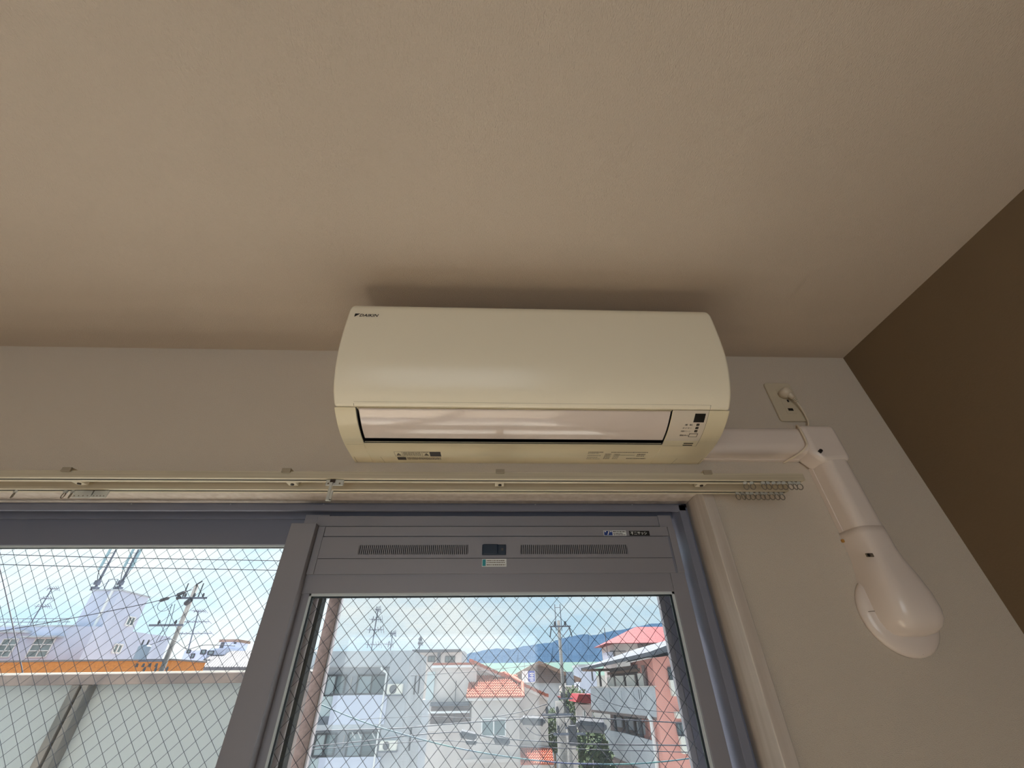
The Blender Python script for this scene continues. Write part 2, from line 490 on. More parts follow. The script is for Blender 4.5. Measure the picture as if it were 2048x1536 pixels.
kb = MB().box(-0.031, 0.0205, 0.0605, 0.0645, 1.882, 1.9035).box(-0.029, 0.003, 0.0575, 0.0606, 1.8835, 1.9035)
kn = kb.build('slide_knob', navy, ve, bevel=0.0012)
ic = MB()
for i in range(3):
    ic.box(0.0105, 0.0145, 0.0601, 0.0605, 1.891 + i * 0.0017, 1.892 + i * 0.0017)
ic.build('knob_mark', greyprint, kn)

def sticker(parent, name, x0, x1, z0, z1, Y, base, blocks, texts):
    st = MB().box(x0, x1, Y - 0.0002, Y, z0, z1).build(name, base, parent)
    for (bx0, bx1, bz0, bz1, m) in blocks:
        MB().box(bx0, bx1, Y - 0.0004, Y - 0.0002, bz0, bz1).build('print_block', m, st)
    for (s_, tx, tz, tw, th, m, bold) in texts:
        vs, fs = text_flat(s_, tw, th, 0, bold)
        MB().add([(tx + a, Y - 0.0006, tz + b) for a, b in vs], fs).build('lettering', m, st)
    return st

def dashes(parent, rows, place, m, name='small_print'):
    """unreadable small print as rows of short strokes; place(u, v) maps to the surface"""
    d = MB()
    for (u0, u1, v, h) in rows:
        u = u0
        while u < u1:
            l = random.uniform(0.0012, 0.0042)
            e = min(u + l, u1)
            d.add([place(u, v), place(e, v), place(e, v + h), place(u, v + h)], [(0, 1, 2, 3)])
            u = e + random.uniform(0.0004, 0.0012)
    o = d.build(name, m, parent)
    o['kind'] = 'stuff'
    return o

s1 = sticker(ve, 'sticker', -0.0305, 0.0215, 1.8592, 1.8745, 0.0650, white, [(-0.0295, -0.0225, 1.8605, 1.8735, teal)], [])
s1['label'] = 'white label with a teal block below the knob'
dashes(s1, [(-0.0205, 0.018, z, 0.0016) for z in (1.8703, 1.8665)] + [(-0.0205, 0.020, 1.8618, 0.0018)], lambda u, v: (u, 0.0644, v), greyprint)
s2 = sticker(ve, 'sticker', 0.2395, 0.2905, 1.9228, 1.9342, 0.0655, white, [(0.2405, 0.2595, 1.9236, 1.9334, blue)], [])
s2['label'] = 'blue and white sticker'
sw = MB()
sw.add([(0.2475, 0.0649, 1.9245), (0.2495, 0.0649, 1.9245), (0.2532, 0.0649, 1.9325), (0.2508, 0.0649, 1.9325)], [(0, 1, 2, 3)])
sw.build('print_mark', white, s2)
MB().box(0.2418, 0.2452, 0.0648, 0.0651, 1.9308, 1.9328).box(0.2545, 0.258, 0.0648, 0.0651, 1.9308, 1.9328).build('print_mark', white, s2)
dashes(s2, [(0.2612, 0.2890, 1.9305, 0.0024), (0.2612, 0.283, 1.9268, 0.0019), (0.2612, 0.289, 1.924, 0.0015)], lambda u, v: (u, 0.0650, v), darkgrey)
s3 = sticker(ve, 'sticker', 0.2975, 0.3435, 1.9230, 1.9335, 0.0655, black, [], [('不二サッシ', 0.3005, 1.9248, 0.0372, 0.0070, white, 0.012)])
s3['label'] = 'black maker label with white lettering'

# ------------------------------------------------------------------ insect screen outside the right sash
sc = thing('insect_screen', (0, 0.172, 0.03), 'sliding insect screen of fine mesh outside the right-hand glass', 'screen')
MB().box(-0.370, -0.3465, 0.165, 0.181, 0.03, 1.90).build('stile', bronze, sc, bevel=0.001)
MB().box(-0.3463, -0.343, 0.168, 0.180, 0.03, 1.90).build('spline_strip', alumout, sc)
MB().box(0.384, 0.402, 0.165, 0.181, 0.03, 1.90).build('stile', alumdark, sc, bevel=0.001)
MB().box(0.372, 0.3838, 0.167, 0.180, 0.03, 1.90).build('spline_strip', alum, sc)
MB().box(-0.343, 0.372, 0.165, 0.181, 1.87, 1.90).build('top_rail', bronze, sc)
MB().box(-0.343, 0.372, 0.165, 0.181, 0.03, 0.07).build('bottom_rail', bronze, sc)
MB().add([(-0.343, 0.174, 0.07), (0.372, 0.174, 0.07), (0.372, 0.174, 1.87), (-0.343, 0.174, 1.87)], [(0, 1, 2, 3)]).build('mesh_sheet', meshm, sc)

# ------------------------------------------------------------------ air conditioner
PR = [(0.0, 2.0660), (-.0494, 2.0663), (-.0875, 2.0684), (-.1251, 2.0758), (-.1553, 2.0878), (-.1787, 2.1014), (-.1989, 2.1190),
      (-.2145, 2.1430), (-.2268, 2.1730), (-.2345, 2.2060), (-.2378, 2.2400), (-.2390, 2.2750), (-.2390, 2.3070)]
PR += [(-.199 - .04 * math.cos(math.radians(15 * k)), 2.307 + .04 * math.sin(math.radians(15 * k))) for k in range(1, 7)]
PR += [(-.15, 2.347), (-.08, 2.347), (0, 2.347)]
CURVE = []
for i in range(len(PR) - 1):
    q0, q1, q2, q3 = PR[max(i - 1, 0)], PR[i], PR[i + 1], PR[min(i + 2, len(PR) - 1)]
    for k in range(6):
        t = k / 6
        CURVE.append(tuple(.5 * (2 * q1[c] + (q2[c] - q0[c]) * t + (2 * q0[c] - 5 * q1[c] + 4 * q2[c] - q3[c]) * t * t + (3 * q1[c] - q0[c] - 3 * q2[c] + q3[c]) * t ** 3) for c in (0, 1)))
CURVE.append(PR[-1])
ARC = [0.0]
for a, b in zip(CURVE, CURVE[1:]):
    ARC.append(ARC[-1] + math.hypot(b[0] - a[0], b[1] - a[1]))
def cpt(s, off=0.0):
    """point of the unit's outline at arc length s, pushed outward by off"""
    for i in range(len(CURVE) - 1):
        if s <= ARC[i + 1] or i == len(CURVE) - 2:
            break
    a, b = CURVE[i], CURVE[i + 1]
    t = (s - ARC[i]) / (ARC[i + 1] - ARC[i])
    dy, dz = b[0] - a[0], b[1] - a[1]
    L = math.hypot(dy, dz)
    return (a[0] + dy * t - dz / L * off, a[1] + dz * t + dy / L * off)
def crange(s0, s1, off=0.0, n=14):
    return [cpt(s0 + (s1 - s0) * k / n, off) for k in range(n + 1)]
def on_ac(x, s, off=0.0004):
    y, z = cpt(s, off)
    return (x, y, z)
AX0, AX1 = -0.3235, 0.4718
S_SEAM, S_TOP = 0.1852, 0.505
ac = thing('air_conditioner', ((AX0 + AX1) / 2, 0, 2.066), 'cream wall-mounted air conditioner above the window', 'air conditioner')
# front panel
poly = crange(S_SEAM + 0.0004, S_TOP, 0, 60) + [(-0.150, 2.340), (-0.150, 2.108)]
fp = MB().prism(poly, AX0, AX1, 'x').build('front_panel', acfront, ac, bevel=0.0075, seg=4, angle=50, caps=True)
# body: ends, and the middle with the recess of the air outlet
RX0, RX1, RS0, RS1 = -0.281, 0.3535, 0.0885, 0.1842
back = [(-0.152, 2.1045), (-0.148, 2.110), (-0.148, 2.344), (0.0, 2.344)]
def body_poly(recess):
    if not recess:
        return crange(0, S_SEAM - 0.0008, 0, 40) + back
    return crange(0, RS0, 0, 16) + crange(RS0, RS1, -0.020, 20) + [cpt(RS1, 0), cpt(S_SEAM - 0.0008, 0)] + back
bo = MB()
bo.prism(body_poly(False), AX0 + 0.0006, RX0, 'x')
bo.build('body_end', acbody, ac, bevel=0.003, seg=3, angle=50)
MB().prism(body_poly(False), RX1, AX1 - 0.0006, 'x').build('body_end', acbody, ac, bevel=0.003, seg=3, angle=50)
MB().prism(body_poly(True), RX0, RX1, 'x').build('body', acbody, ac)
MB().prism(crange(RS0 + 0.0006, RS1 - 0.0006, -0.0165, 20) + crange(RS1 - 0.0006, RS0 + 0.0006, -0.0195, 20), RX0 + 0.0005, RX1 - 0.0005, 'x').build('air_outlet', black, ac)
side = crange(RS0, RS1, -0.0012, 20) + crange(RS1, RS0, -0.0165, 20)
for xa in (RX0 + 0.0001, RX1 - 0.0014):
    MB().prism(side, xa, xa + 0.0013, 'x').build('outlet_side', black, ac)
MB().prism(crange(0.0905, 0.0913, -0.0020, 2) + crange(0.0913, 0.0905, -0.0030, 2), RX0 + 0.002, RX1 - 0.002, 'x').build('louver', acbody, ac)
MB().prism([cpt(RS0 + 0.0002, -0.0012), cpt(RS0 + 0.0007, -0.0012), cpt(RS0 + 0.0007, -0.0195), cpt(RS0 + 0.0002, -0.0195)], RX0 + 0.0005, RX1 - 0.0005, 'x').build('outlet_lip', black, ac)
MB().prism([cpt(RS1 - 0.0002, -0.0006), cpt(RS1 - 0.0010, -0.0006), cpt(RS1 - 0.0010, -0.0195), cpt(RS1 - 0.0002, -0.0195)], RX0 + 0.0005, RX1 - 0.0005, 'x').build('outlet_lip', black, ac)
MB().prism(crange(0.1045, 0.1805, -0.0005, 24) + crange(0.1805, 0.1045, -0.0045, 24), -0.2755, 0.3500, 'x').build('flap', acflap, ac, bevel=0.0012, seg=2, angle=50)
# gap lines
gl = MB()
def strip_s(mb_, x0, x1, s, w_=0.0006, off=0.0003):
    mb_.add([on_ac(x0, s - w_ / 2, off), on_ac(x1, s - w_ / 2, off), on_ac(x1, s + w_ / 2, off), on_ac(x0, s + w_ / 2, off)], [(0, 1, 2, 3)])
def strip_x(mb_, x, s0, s1, w_=0.0006, off=0.0003, n=10, x_end=None):
    for k in range(n):
        a, b = s0 + (s1 - s0) * k / n, s0 + (s1 - s0) * (k + 1) / n
        xe = x if x_end is None else x_end
        xa, xb = x + (xe - x) * k / n, x + (xe - x) * (k + 1) / n
        mb_.add([on_ac(xa - w_ / 2, a, off), on_ac(xa + w_ / 2, a, off), on_ac(xb + w_ / 2, b, off), on_ac(xb - w_ / 2, b, off)], [(0, 1, 2, 3)])
strip_x(gl, 0.4282, 0.0855, 0.1845)
strip_s(gl, 0.354, 0.4280, 0.0860, 0.0004)
strip_s(gl, AX0 + 0.006, -0.282, 0.0845, 0.0003)
strip_x(gl, -0.2835, 0.1862, 0.192, 0.0007)
strip_x(gl, 0.4292, 0.1862, 0.1955, 0.0007)
strip_s(gl, -0.2835, 0.4292, 0.1955, 0.0003)
for x in (-0.3165, 0.4655):
    strip_x(gl, x, 0.002, 0.030, 0.0006)
for x, xe in ((-0.2548, -0.2585), (0.403, 0.407)):
    strip_x(gl, x, 0.002, 0.031, 0.0005, x_end=xe)
gl.build('panel_gap', seam, ac)
# display strip at the right of the flap
dp = MB().prism(crange(0.1045, 0.1835, 0.0003, 20) + crange(0.1835, 0.1045, -0.001, 20), 0.3548, 0.4274, 'x').build('display_panel', acpanel, ac)
MB().prism(crange(0.1566, 0.1769, 0.0009, 6) + crange(0.1769, 0.1566, 0.0, 6), 0.4005, 0.4222, 'x').build('receiver_window', black, dp)
for s in (0.1504, 0.1422, 0.1340):
    MB().prism(crange(s - 0.0028, s + 0.0028, 0.0009, 3) + crange(s + 0.0028, s - 0.0028, 0, 3), 0.4088, 0.4150, 'x').build('indicator_lamp', black, dp, bevel=0.0004)
    MB().prism(crange(s - 0.0008, s + 0.0008, 0.0012, 2) + crange(s + 0.0008, s - 0.0008, 0.0008, 2), 0.4106, 0.4132, 'x').build('indicator_lens', greyprint, dp)
btn = MB()
for (xa, xb, sa, sb_) in ((0.4004, 0.4184, 0.1265, 0.1272), (0.4004, 0.4184, 0.1172, 0.1179), (0.4004, 0.4012, 0.1172, 0.1272), (0.4176, 0.4184, 0.1172, 0.1272)):
    btn.prism([cpt(sa, 0.0008), cpt(sb_, 0.0008), cpt(sb_, 0), cpt(sa, 0)], xa, xb, 'x')
btn.build('button_outline', black, dp)
MB().prism(crange(0.1181, 0.1263, 0.0007, 3) + crange(0.1263, 0.1181, 0, 3), 0.4014, 0.4174, 'x').build('button', acpanel, dp)
for (s_, x, s0, w_, h_) in (('運  転', 0.3842, 0.1482, 0.0165, 0.0042), ('タイマー', 0.3816, 0.1401, 0.0192, 0.0040), ('内部クリーン', 0.3803, 0.1320, 0.0198, 0.0038), ('運転/停止', 0.3806, 0.1202, 0.0188, 0.0042)):
    vs, fs = text_flat(s_, w_, h_, 0, 0.012)
    MB().add([on_ac(x + a, s0 + b, 0.0009) for a, b in vs], fs).build('lettering', darkgrey, dp)
for s in (0.0953, 0.0889):
    MB().prism([cpt(s - 0.0011, 0.0006), cpt(s + 0.0011, 0.0006), cpt(s + 0.0011, -0.001), cpt(s - 0.0011, -0.001)], 0.3982, 0.4187, 'x').build('sensor_slit', black, ac)
# maker's name at the upper left
lg = MB()
lg.add([on_ac(-0.3075, 0.3905), on_ac(-0.3062, 0.3905), on_ac(-0.2962, 0.3998), on_ac(-0.3075, 0.3998)], [(0, 1, 2, 3)])
vs, fs = text_flat('DAIKIN', 0.0402, 0.0082, 0.25, 0.023)
lg.add([on_ac(-0.2972 + a, 0.3908 + b) for a, b in vs], fs)
lg.build('logo', black, ac)
# labels on the underside
la = MB()
def lab_rect(mb_, x0, x1, s0, s1, off=0.0004):
    mb_.add([on_ac(x0, s0, off), on_ac(x1, s0, off), on_ac(x1, s1, off), on_ac(x0, s1, off)], [(0, 1, 2, 3)])
for (x0, x1, s0, s1) in ((-0.225, -0.124, 0.0545, 0.0552), (-0.225, -0.124, 0.0335, 0.0342), (-0.225, -0.2243, 0.0335, 0.0552), (-0.2085, -0.2078, 0.0335, 0.0552),
                         (-0.1655, -0.1648, 0.0335, 0.0552)):
    lab_rect(la, x0, x1, s0, s1)
for x in (-0.2165, -0.156):
    la.add([on_ac(x - 0.006, 0.0375), on_ac(x + 0.006, 0.0375), on_ac(x, 0.0495)], [(0, 1, 2)])
lab = la.build('warning_label', greyprint, ac)
for q in ((-0.1485, -0.1245, 0.0345, 0.0545), (-0.2225, -0.2035, 0.0165, 0.0300)):
    lq = MB(); lab_rect(lq, *q, 0.0005); lq.build('print_block', darkgrey, lab)
dashes(lab, [(-0.206, -0.168, s, 0.0022) for s in (0.0505, 0.0462, 0.042, 0.0378)] + [(-0.201, -0.126, s, 0.0024) for s in (0.0265, 0.0225, 0.0185)] + [(-0.163, -0.151, 0.051, 0.002)], lambda u, v: on_ac(u, v, 0.0005), greyprint)
ls = MB(); lab_rect(ls, 0.190, 0.338, 0.018, 0.0635, 0.0002)
rl = ls.build('rating_label', acbody, ac)
dashes(rl, [(0.199, 0.232, 0.057, 0.003), (0.25, 0.332, 0.057, 0.0028), (0.199, 0.224, 0.0515, 0.002), (0.200, 0.230, 0.042, 0.002), (0.262, 0.305, 0.044, 0.0018), (0.2, 0.224, 0.033, 0.002), (0.2, 0.23, 0.026, 0.0016),
            (0.290, 0.334, 0.028, 0.003), (0.31, 0.328, 0.047, 0.004), (0.31, 0.328, 0.040, 0.003)] + [(0.238, 0.252, s, 0.0022) for s in (0.049, 0.0435, 0.038, 0.0325, 0.027)] + [(0.258, 0.271, s, 0.0018) for s in (0.049, 0.0435, 0.038, 0.0325, 0.027)],
       lambda u, v: on_ac(u, v, 0.0005), greyprint)

# ------------------------------------------------------------------ pipe cover
pc = thing('pipe_cover', (0.758, 0, 1.69), 'ivory plastic pipe duct running from the air conditioner down to a round wall cap', 'pipe cover')
def round_rect(w0, w1, d, r, n=5, lip=0.0015):
    """duct section: flat on the wall (second coordinate 0), rounded front corners"""
    p = [(w0 - lip, 0), (w0 - lip, -0.012), (w0, -0.012)]
    p += [(w0 + r - r * math.cos(math.pi / 2 * k / n), -(d - r) - r * math.sin(math.pi / 2 * k / n)) for k in range(n + 1)]
    p += [(w1 - r + r * math.sin(math.pi / 2 * k / n), -(d - r) - r * math.cos(math.pi / 2 * k / n)) for k in range(n + 1)]
    return p + [(w1, -0.012), (w1 + lip, -0.012), (w1 + lip, 0)]
MB().prism([(y, z) for z, y in round_rect(2.0745, 2.1405, 0.055, 0.020)], 0.4725, 0.712, 'x').build('straight_duct', pvc, pc, smooth=False, bevel=0.0012)
MB().prism(round_rect(0.7275, 0.7895, 0.055, 0.020), 1.895, 2.055, 'z').build('straight_duct', pvc, pc, bevel=0.0012)
el = [(0.7065, 2.0715), (0.7065, 2.1435), (0.7915, 2.1435), (0.7925, 2.0515), (0.7265, 2.0470)]
elb = MB().prism(el, -0.0585, 0.0, 'y').build('elbow', pvc, pc, bevel=0.013, seg=5, angle=50)
MB().tube([(0.727, -0.0592, 2.074), (0.721, -0.0592, 2.069)], 0.0038, 10).build('screw_hole', black, elb)
# end cap over the hole in the wall
secs = [(1.908, .0335, .0565), (1.895, .0335, .0570), (1.865, .0340, .0575), (1.845, .0365, .0590), (1.815, .0440, .0640), (1.785, .0490, .0680), (1.760, .0505, .0680), (1.745, .0490, .0640), (1.733, .0440, .0560), (1.725, .0360, .0430), (1.7205, .0240, .0260), (1.719, .0080, .0080)]
vs, NS = [], 20
for z, hw, d in secs:
    for k in range(NS + 1):
        a = math.pi * k / NS
        c, s_ = math.cos(a), math.sin(a)
        vs.append((0.7585 - hw * math.copysign(abs(c) ** 0.55, c), -d * s_ ** 0.55, z))
fs = [(i * (NS + 1) + k, i * (NS + 1) + k + 1, (i + 1) * (NS + 1) + k + 1, (i + 1) * (NS + 1) + k) for i in range(len(secs) - 1) for k in range(NS)]
fs += [tuple(range(NS, -1, -1)), tuple((len(secs) - 1) * (NS + 1) + k for k in range(NS + 1))]
ecap = MB().add(vs, fs).build('end_cap', pvc, pc, smooth=True)
ecap.data.polygons[-1].use_smooth = False
ecap.data.polygons[-2].use_smooth = False
vs, fs, NL = [], [], 40
fl = [(.0700, 0), (.0700, -.004), (.0690, -.0075), (.0640, -.0120), (.0560, -.0150), (.040, -.0175), (.0001, -.0185)]
for r, y in fl:
    for k in range(NL):
        a = 2 * math.pi * k / NL
        vs.append((0.7585 + r * math.cos(a), y, 1.758 + r * math.sin(a)))
fs = [(i * NL + k, i * NL + (k + 1) % NL, (i + 1) * NL + (k + 1) % NL, (i + 1) * NL + k) for i in range(len(fl) - 1) for k in range(NL)] + [tuple(range(NL))]
fla = MB().add(vs, fs).build('wall_flange', pvc, pc, smooth=True)
MB().tube([(0.764, -0.0095, 1.6945), (0.762, -0.0105, 1.6985)], 0.0024, 8).build('screw_hole', black, fla)
MB().tube([(0.6915, -0.0085, 1.7605), (0.700, -0.0142, 1.7612), (0.7115, -0.0176, 1.7618)], 0.0005, 5).build('flange_joint', seam, fla)
sp = at(1740, 1110, -0.0575)
MB().box(sp.x - 0.007, sp.x + 0.007, -0.0582, -0.055, sp.z - 0.0035, sp.z + 0.0035).build('screw_slot', greyprint, ecap, bevel=0.001)
MB().tube([(sp.x - 0.0035, -0.0588, sp.z - 0.0005), (sp.x - 0.0035, -0.0575, sp.z - 0.0005)], 0.0030, 10).build('screw', black, ecap)
MB().box(0.7215, 0.7275, -0.006, 0.0, 1.889, 1.8955).build('putty_scrap', ochre, pc, bevel=0.0015)
# pipe stub in the gap next to the air conditioner
MB().box(0.4722, 0.486, -0.030, -0.004, 2.078, 2.088).build('duct_mouth', black, pc)

# ------------------------------------------------------------------ outlet and power cord
ou = thing('power_outlet', (0.7485, 0, 2.183), 'ivory wall outlet plate to the right of the air conditioner', 'outlet')
rr = []
for cx, cz, a0 in ((0.7755, 2.2945, 0), (0.7215, 2.2945, 90), (0.7215, 2.1915, 180), (0.7755, 2.1915, 270)):
    rr += [(cx + 0.0085 * math.cos(math.radians(a0 + 15 * k)), cz + 0.0085 * math.sin(math.radians(a0 + 15 * k))) for k in range(7)]
MB().prism(rr, -0.0062, 0, 'y').build('cover_plate', plate, ou, bevel=0.002, seg=3)
MB().box(0.737, 0.762, -0.0072, -0.006, 2.205, 2.281).build('socket_insert', plate, ou, bevel=0.0006)
MB().box(0.7435, 0.7565, -0.0078, -0.007, 2.213, 2.2205).build('earth_terminal', black, ou)
MB().box(0.752, 0.7565, -0.0078, -0.007, 2.240, 2.247).build('socket_slot', black, ou)
pl = thing('power_plug', (0.752, -0.007, 2.262), 'ivory angled power plug in the outlet with its thin cord hanging over the duct', 'plug')
MB().tube([(0.749, -0.0070, 2.262), (0.7495, -0.016, 2.2625), (0.750, -0.025, 2.263), (0.7505, -0.030, 2.262)], [0.0135, 0.0138, 0.0125, 0.0075], 16).build('plug_head', plugm, pl, smooth=True)
MB().tube([(0.752, -0.020, 2.258), (0.757, -0.021, 2.250), (0.7605, -0.0205, 2.2430)], [0.0085, 0.0068, 0.0052], 12).build('plug_neck', plugm, pl, smooth=True)
for k in range(3):
    MB().tube([(0.7612 + k * 0.0016, -0.0203, 2.2415 - k * 0.0034), (0.7620 + k * 0.0016, -0.0202, 2.2398 - k * 0.0034)], 0.0050 - k * 0.0005, 12).build('strain_relief', plugm, pl, smooth=True)
def spline(P, n=6):
    out = []
    P = [Vector(p) for p in P]
    for i in range(len(P) - 1):
        a, b, c, d = P[max(i - 1, 0)], P[i], P[i + 1], P[min(i + 2, len(P) - 1)]
        for k in range(n):
            t = k / n
            out.append(.5 * (2 * b + (c - a) * t + (2 * a - 5 * b + 4 * c - d) * t * t + (3 * b - a - 3 * c + d) * t ** 3))
    return out + [P[-1]]
cp = spline([(0.7655, -0.0195, 2.232), (0.772, -0.016, 2.215), (0.7765, -0.012, 2.195), (0.775, -0.0095, 2.172), (0.758, -0.0085, 2.157), (0.742, -0.012, 2.1475), (0.7215, -0.030, 2.1470), (0.708, -0.050, 2.1440),
             (0.7015, -0.0605, 2.128), (0.7015, -0.0608, 2.098), (0.6965, -0.0600, 2.083), (0.684, -0.046, 2.0722), (0.676, -0.020, 2.070), (0.672, -0.004, 2.0695)])
MB().tube(cp, 0.0022, 8).build('cord', plugm, pl, smooth=True)

# ------------------------------------------------------------------ curtain rail
cr_ = thing('curtain_rail', (-0.4, 0, 1.979), 'cream metal double curtain rail across the top of the window', 'curtain rail')
def rail_mesh(Yc, x0, x1):
    m = MB()
    m.box(x0, x1, Yc - 0.0105, Yc + 0.0105, 1.9905, 1.9920)
    m.box(x0, x1, Yc - 0.0105, Yc - 0.0090, 1.9785, 1.9905).box(x0, x1, Yc + 0.0090, Yc + 0.0105, 1.9785, 1.9905)
    m.box(x0, x1, Yc - 0.0090, Yc - 0.0030, 1.9785, 1.9791).box(x0, x1, Yc + 0.0030, Yc + 0.0090, 1.9785, 1.9791)
    return m
RYF, RYB, RXE = -0.105, -0.050, 0.609
clipm = pm('bracket_clip_grey', (160, 148, 128), 0.4)
grooveshade = pm('painted_groove_shade', (34, 30, 26), 0.7)
rf = rail_mesh(RYF, -1.62, RXE).build('front_rail', railcream, cr_)
rb = rail_mesh(RYB, -1.62, RXE).build('rear_rail', railcream, cr_)
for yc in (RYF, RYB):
    MB().box(-1.62, RXE, yc - 0.0040, yc + 0.0040, 1.97915, 1.9797).build('groove_shade_strip', grooveshade, cr_)  # dark strip added to paint the shade inside the rail slot
    MB().box(RXE, RXE + 0.003, yc - 0.011, yc + 0.011, 1.978, 1.9925).build('end_cap', railcream, cr_, bevel=0.001)
for x in (0.4174, 0.0053, -0.4047, -0.8115, -1.22):
    br = MB()
    br.box(x - 0.010, x + 0.010, -0.0150, -0.0122, 1.9945, 2.022)
    br.box(x - 0.008, x + 0.008, -0.118, -0.0124, 1.9932, 1.9975)
    b_ = br.build('bracket', railcream, cr_, bevel=0.0008)
    MB().box(x - 0.0085, x + 0.0085, -0.1195, -0.1160, 1.9888, 1.9972).build('bracket_clip', clipm, b_, bevel=0.0008)
    MB().box(x - 0.010, x + 0.008, -0.088, -0.070, 1.9815, 1.9932).build('bracket_plate', railcream, b_, bevel=0.0006)
    MB().tube([(x, -0.0795, 1.9795), (x, -0.0795, 1.9816)], 0.0034, 10).build('bracket_screw', screwm, b_)

# runners: one body and ring, copied along the rails
def ring_mesh():
    m = MB()
    pts = [(0.0045 * math.sin(math.radians(a)), 0, -0.0105 + 0.0058 * math.cos(math.radians(a))) for a in range(20, 341, 20)]
    m.tube([(0, 0, -0.0015)] + pts, 0.0010, 6)
    return m
def runner_proto():
    r = thing('curtain_runner', (0, 0, 0), 'x', 'curtain runner')
    MB().box(-0.0032, 0.0032, -0.0062, 0.0062, 0.0022, 0.0065).box(-0.0016, 0.0016, -0.0014, 0.0014, -0.0012, 0.0023).box(-0.0034, 0.0034, -0.0022, 0.0022, -0.0052, -0.0010).build('runner_body', clearplastic, r)
    ring_mesh().build('runner_ring', hookplastic, r, smooth=True)
    return r
runner0 = runner_proto()
used = [False]
def put_runner(x, Y, rz, label, group):
    if not used[0]:
        r = runner0; used[0] = True
    else:
        r = runner0.copy(); COL.objects.link(r)
        for ch in runner0.children:
            c = ch.copy(); COL.objects.link(c); c.parent = r
    r.location = (x, Y, 1.979)
    r.rotation_euler = (0, 0, rz)
    r['label'] = label; r['group'] = group
ORD = ('rightmost', 'second', 'third', 'fourth', 'fifth', 'sixth', 'seventh', 'eighth', 'ninth', 'tenth')
def runner_label(i, rail):
    return 'ring runner on the %s rail, %s in the right-hand bunch' % (rail, ORD[0] if i == 0 else ORD[i] + ' from the right')
for i, x in enumerate((0.6030, 0.5934, 0.5843, 0.5725, 0.5629, 0.5517, 0.5395, 0.5299, 0.5071, 0.4939)):
    put_runner(x, RYF, random.uniform(-0.9, 0.3), runner_label(i, 'front'), 'runners on the front rail')
for i, x in enumerate((0.5990, 0.5881, 0.5773, 0.5666, 0.5575, 0.5473, 0.5355, 0.5259, 0.5157, 0.5045)):
    put_runner(x, RYB, random.uniform(-0.8, 0.4), runner_label(i, 'rear'), 'runners on the rear rail')
put_runner(-0.9542, RYB, -0.5, 'lone ring runner on the rear rail, leftmost in the picture', 'runners at the left')
put_runner(-0.8583, RYB, -0.3, 'ring runner on the rear rail, the left one of a pair', 'runners at the left')
put_runner(-0.8449, RYB, -0.6, 'ring runner on the rear rail, touching the clear overlap carrier', 'runners at the left')
# overlap carriers (magnet runners)
ca = thing('overlap_carrier', (-0.80, RYB, 1.97), 'clear plastic overlap carrier at the left of the rear rail', 'curtain carrier')
for x0, x1 in ((-0.838, -0.803), (-0.801, -0.772)):
    pb = MB().box(x0, x1, RYB - 0.0036, RYB - 0.0008, 1.9625, 1.9775).build('carrier_plate', clearplastic, ca, bevel=0.0012)
    for k in range(4):
        xx = x0 + 0.005 + k * (x1 - x0 - 0.01) / 3
        MB().tube([(xx, RYB - 0.0040, 1.9665), (xx, RYB - 0.0035, 1.9665)], 0.0011, 8).build('hook_hole', greyprint, pb)
MB().box(-0.822, -0.785, RYB - 0.0008, RYB + 0.0012, 1.9680, 1.9845).build('carrier_magnet', screwm, ca)
hk = thing('pull_carrier', (-0.309, RYF, 1.94), 'clear plastic carrier with a downward hook on the front rail', 'curtain carrier')
MB().box(-0.328, -0.294, RYF - 0.0042, RYF - 0.0010, 1.9665, 1.9785).build('carrier_plate', clearplastic, hk, bevel=0.0015)
for x in (-0.3225, -0.301):
    MB().tube([(x, RYF - 0.0046, 1.9705), (x, RYF - 0.004, 1.9705)], 0.0018, 8).build('hook_hole', greyprint, hk)
MB().box(-0.3195, -0.310, RYF - 0.006, RYF + 0.001, 1.972, 1.981).build('wheel_block', screwm, hk)
MB().box(-0.3185, -0.3130, RYF - 0.0075, RYF - 0.0042, 1.9385, 1.972).box(-0.3130, -0.3085, RYF - 0.0068, RYF - 0.0042, 1.9360, 1.956).box(-0.3185, -0.3085, RYF - 0.0068, RYF - 0.0045, 1.9355, 1.9395).build('pull_hook', clearplastic, hk, bevel=0.0008)

# ------------------------------------------------------------------ balcony
tag(MB().box(-3.6, 2.6, 0.2, 1.32, -0.25, -0.06).build('floor_balcony', paledeck), 'concrete balcony floor', 'floor', kind='structure')
rlg = thing('balcony_railing', (0.9, 1.23, -0.06), 'low open metal railing of the balcony', 'railing')
MB().box(-0.74, 2.6, 1.21, 1.25, 1.06, 1.10).build('handrail', steel, rlg)
for k in range(28):
    MB().box(-0.70 + k * 0.12, -0.685 + k * 0.12, 1.222, 1.238, -0.06, 1.06).build('baluster', steel, rlg)
bs = thing('balcony_screen', (-1.8, 1.215, -0.06), 'tall balcony screen of frosted panels under a weathered brown cap', 'balcony screen')
MB().box(-3.6, -0.745, 1.165, 1.27, 1.674, 1.7085).build('cap_rail', parapetcap, bs, bevel=0.003)
MB().box(-3.6, -0.745, 1.17, 1.275, 1.7088, 1.7145).build('cap_flashing', white, bs)
MB().box(-3.6, -0.745, 1.20, 1.24, -0.06, 0.06).build('base_rail', parapetcap, bs)
PX = [-3.4, -2.51, -1.615, -0.775]
for x in PX:
    MB().box(x - 0.034, x - 0.006, 1.168, 1.25, -0.06, 1.674).box(x - 0.006, x + 0.006, 1.185, 1.25, -0.06, 1.674).box(x + 0.006, x + 0.030, 1.168, 1.25, -0.06, 1.674).build('post', postm if x < -1 else parapetcap, bs, bevel=0.002)
for a, b in zip(PX, PX[1:]):
    MB().box(a + 0.03, b - 0.034, 1.212, 1.218, 0.06, 1.674).build('frosted_panel', frost, bs)

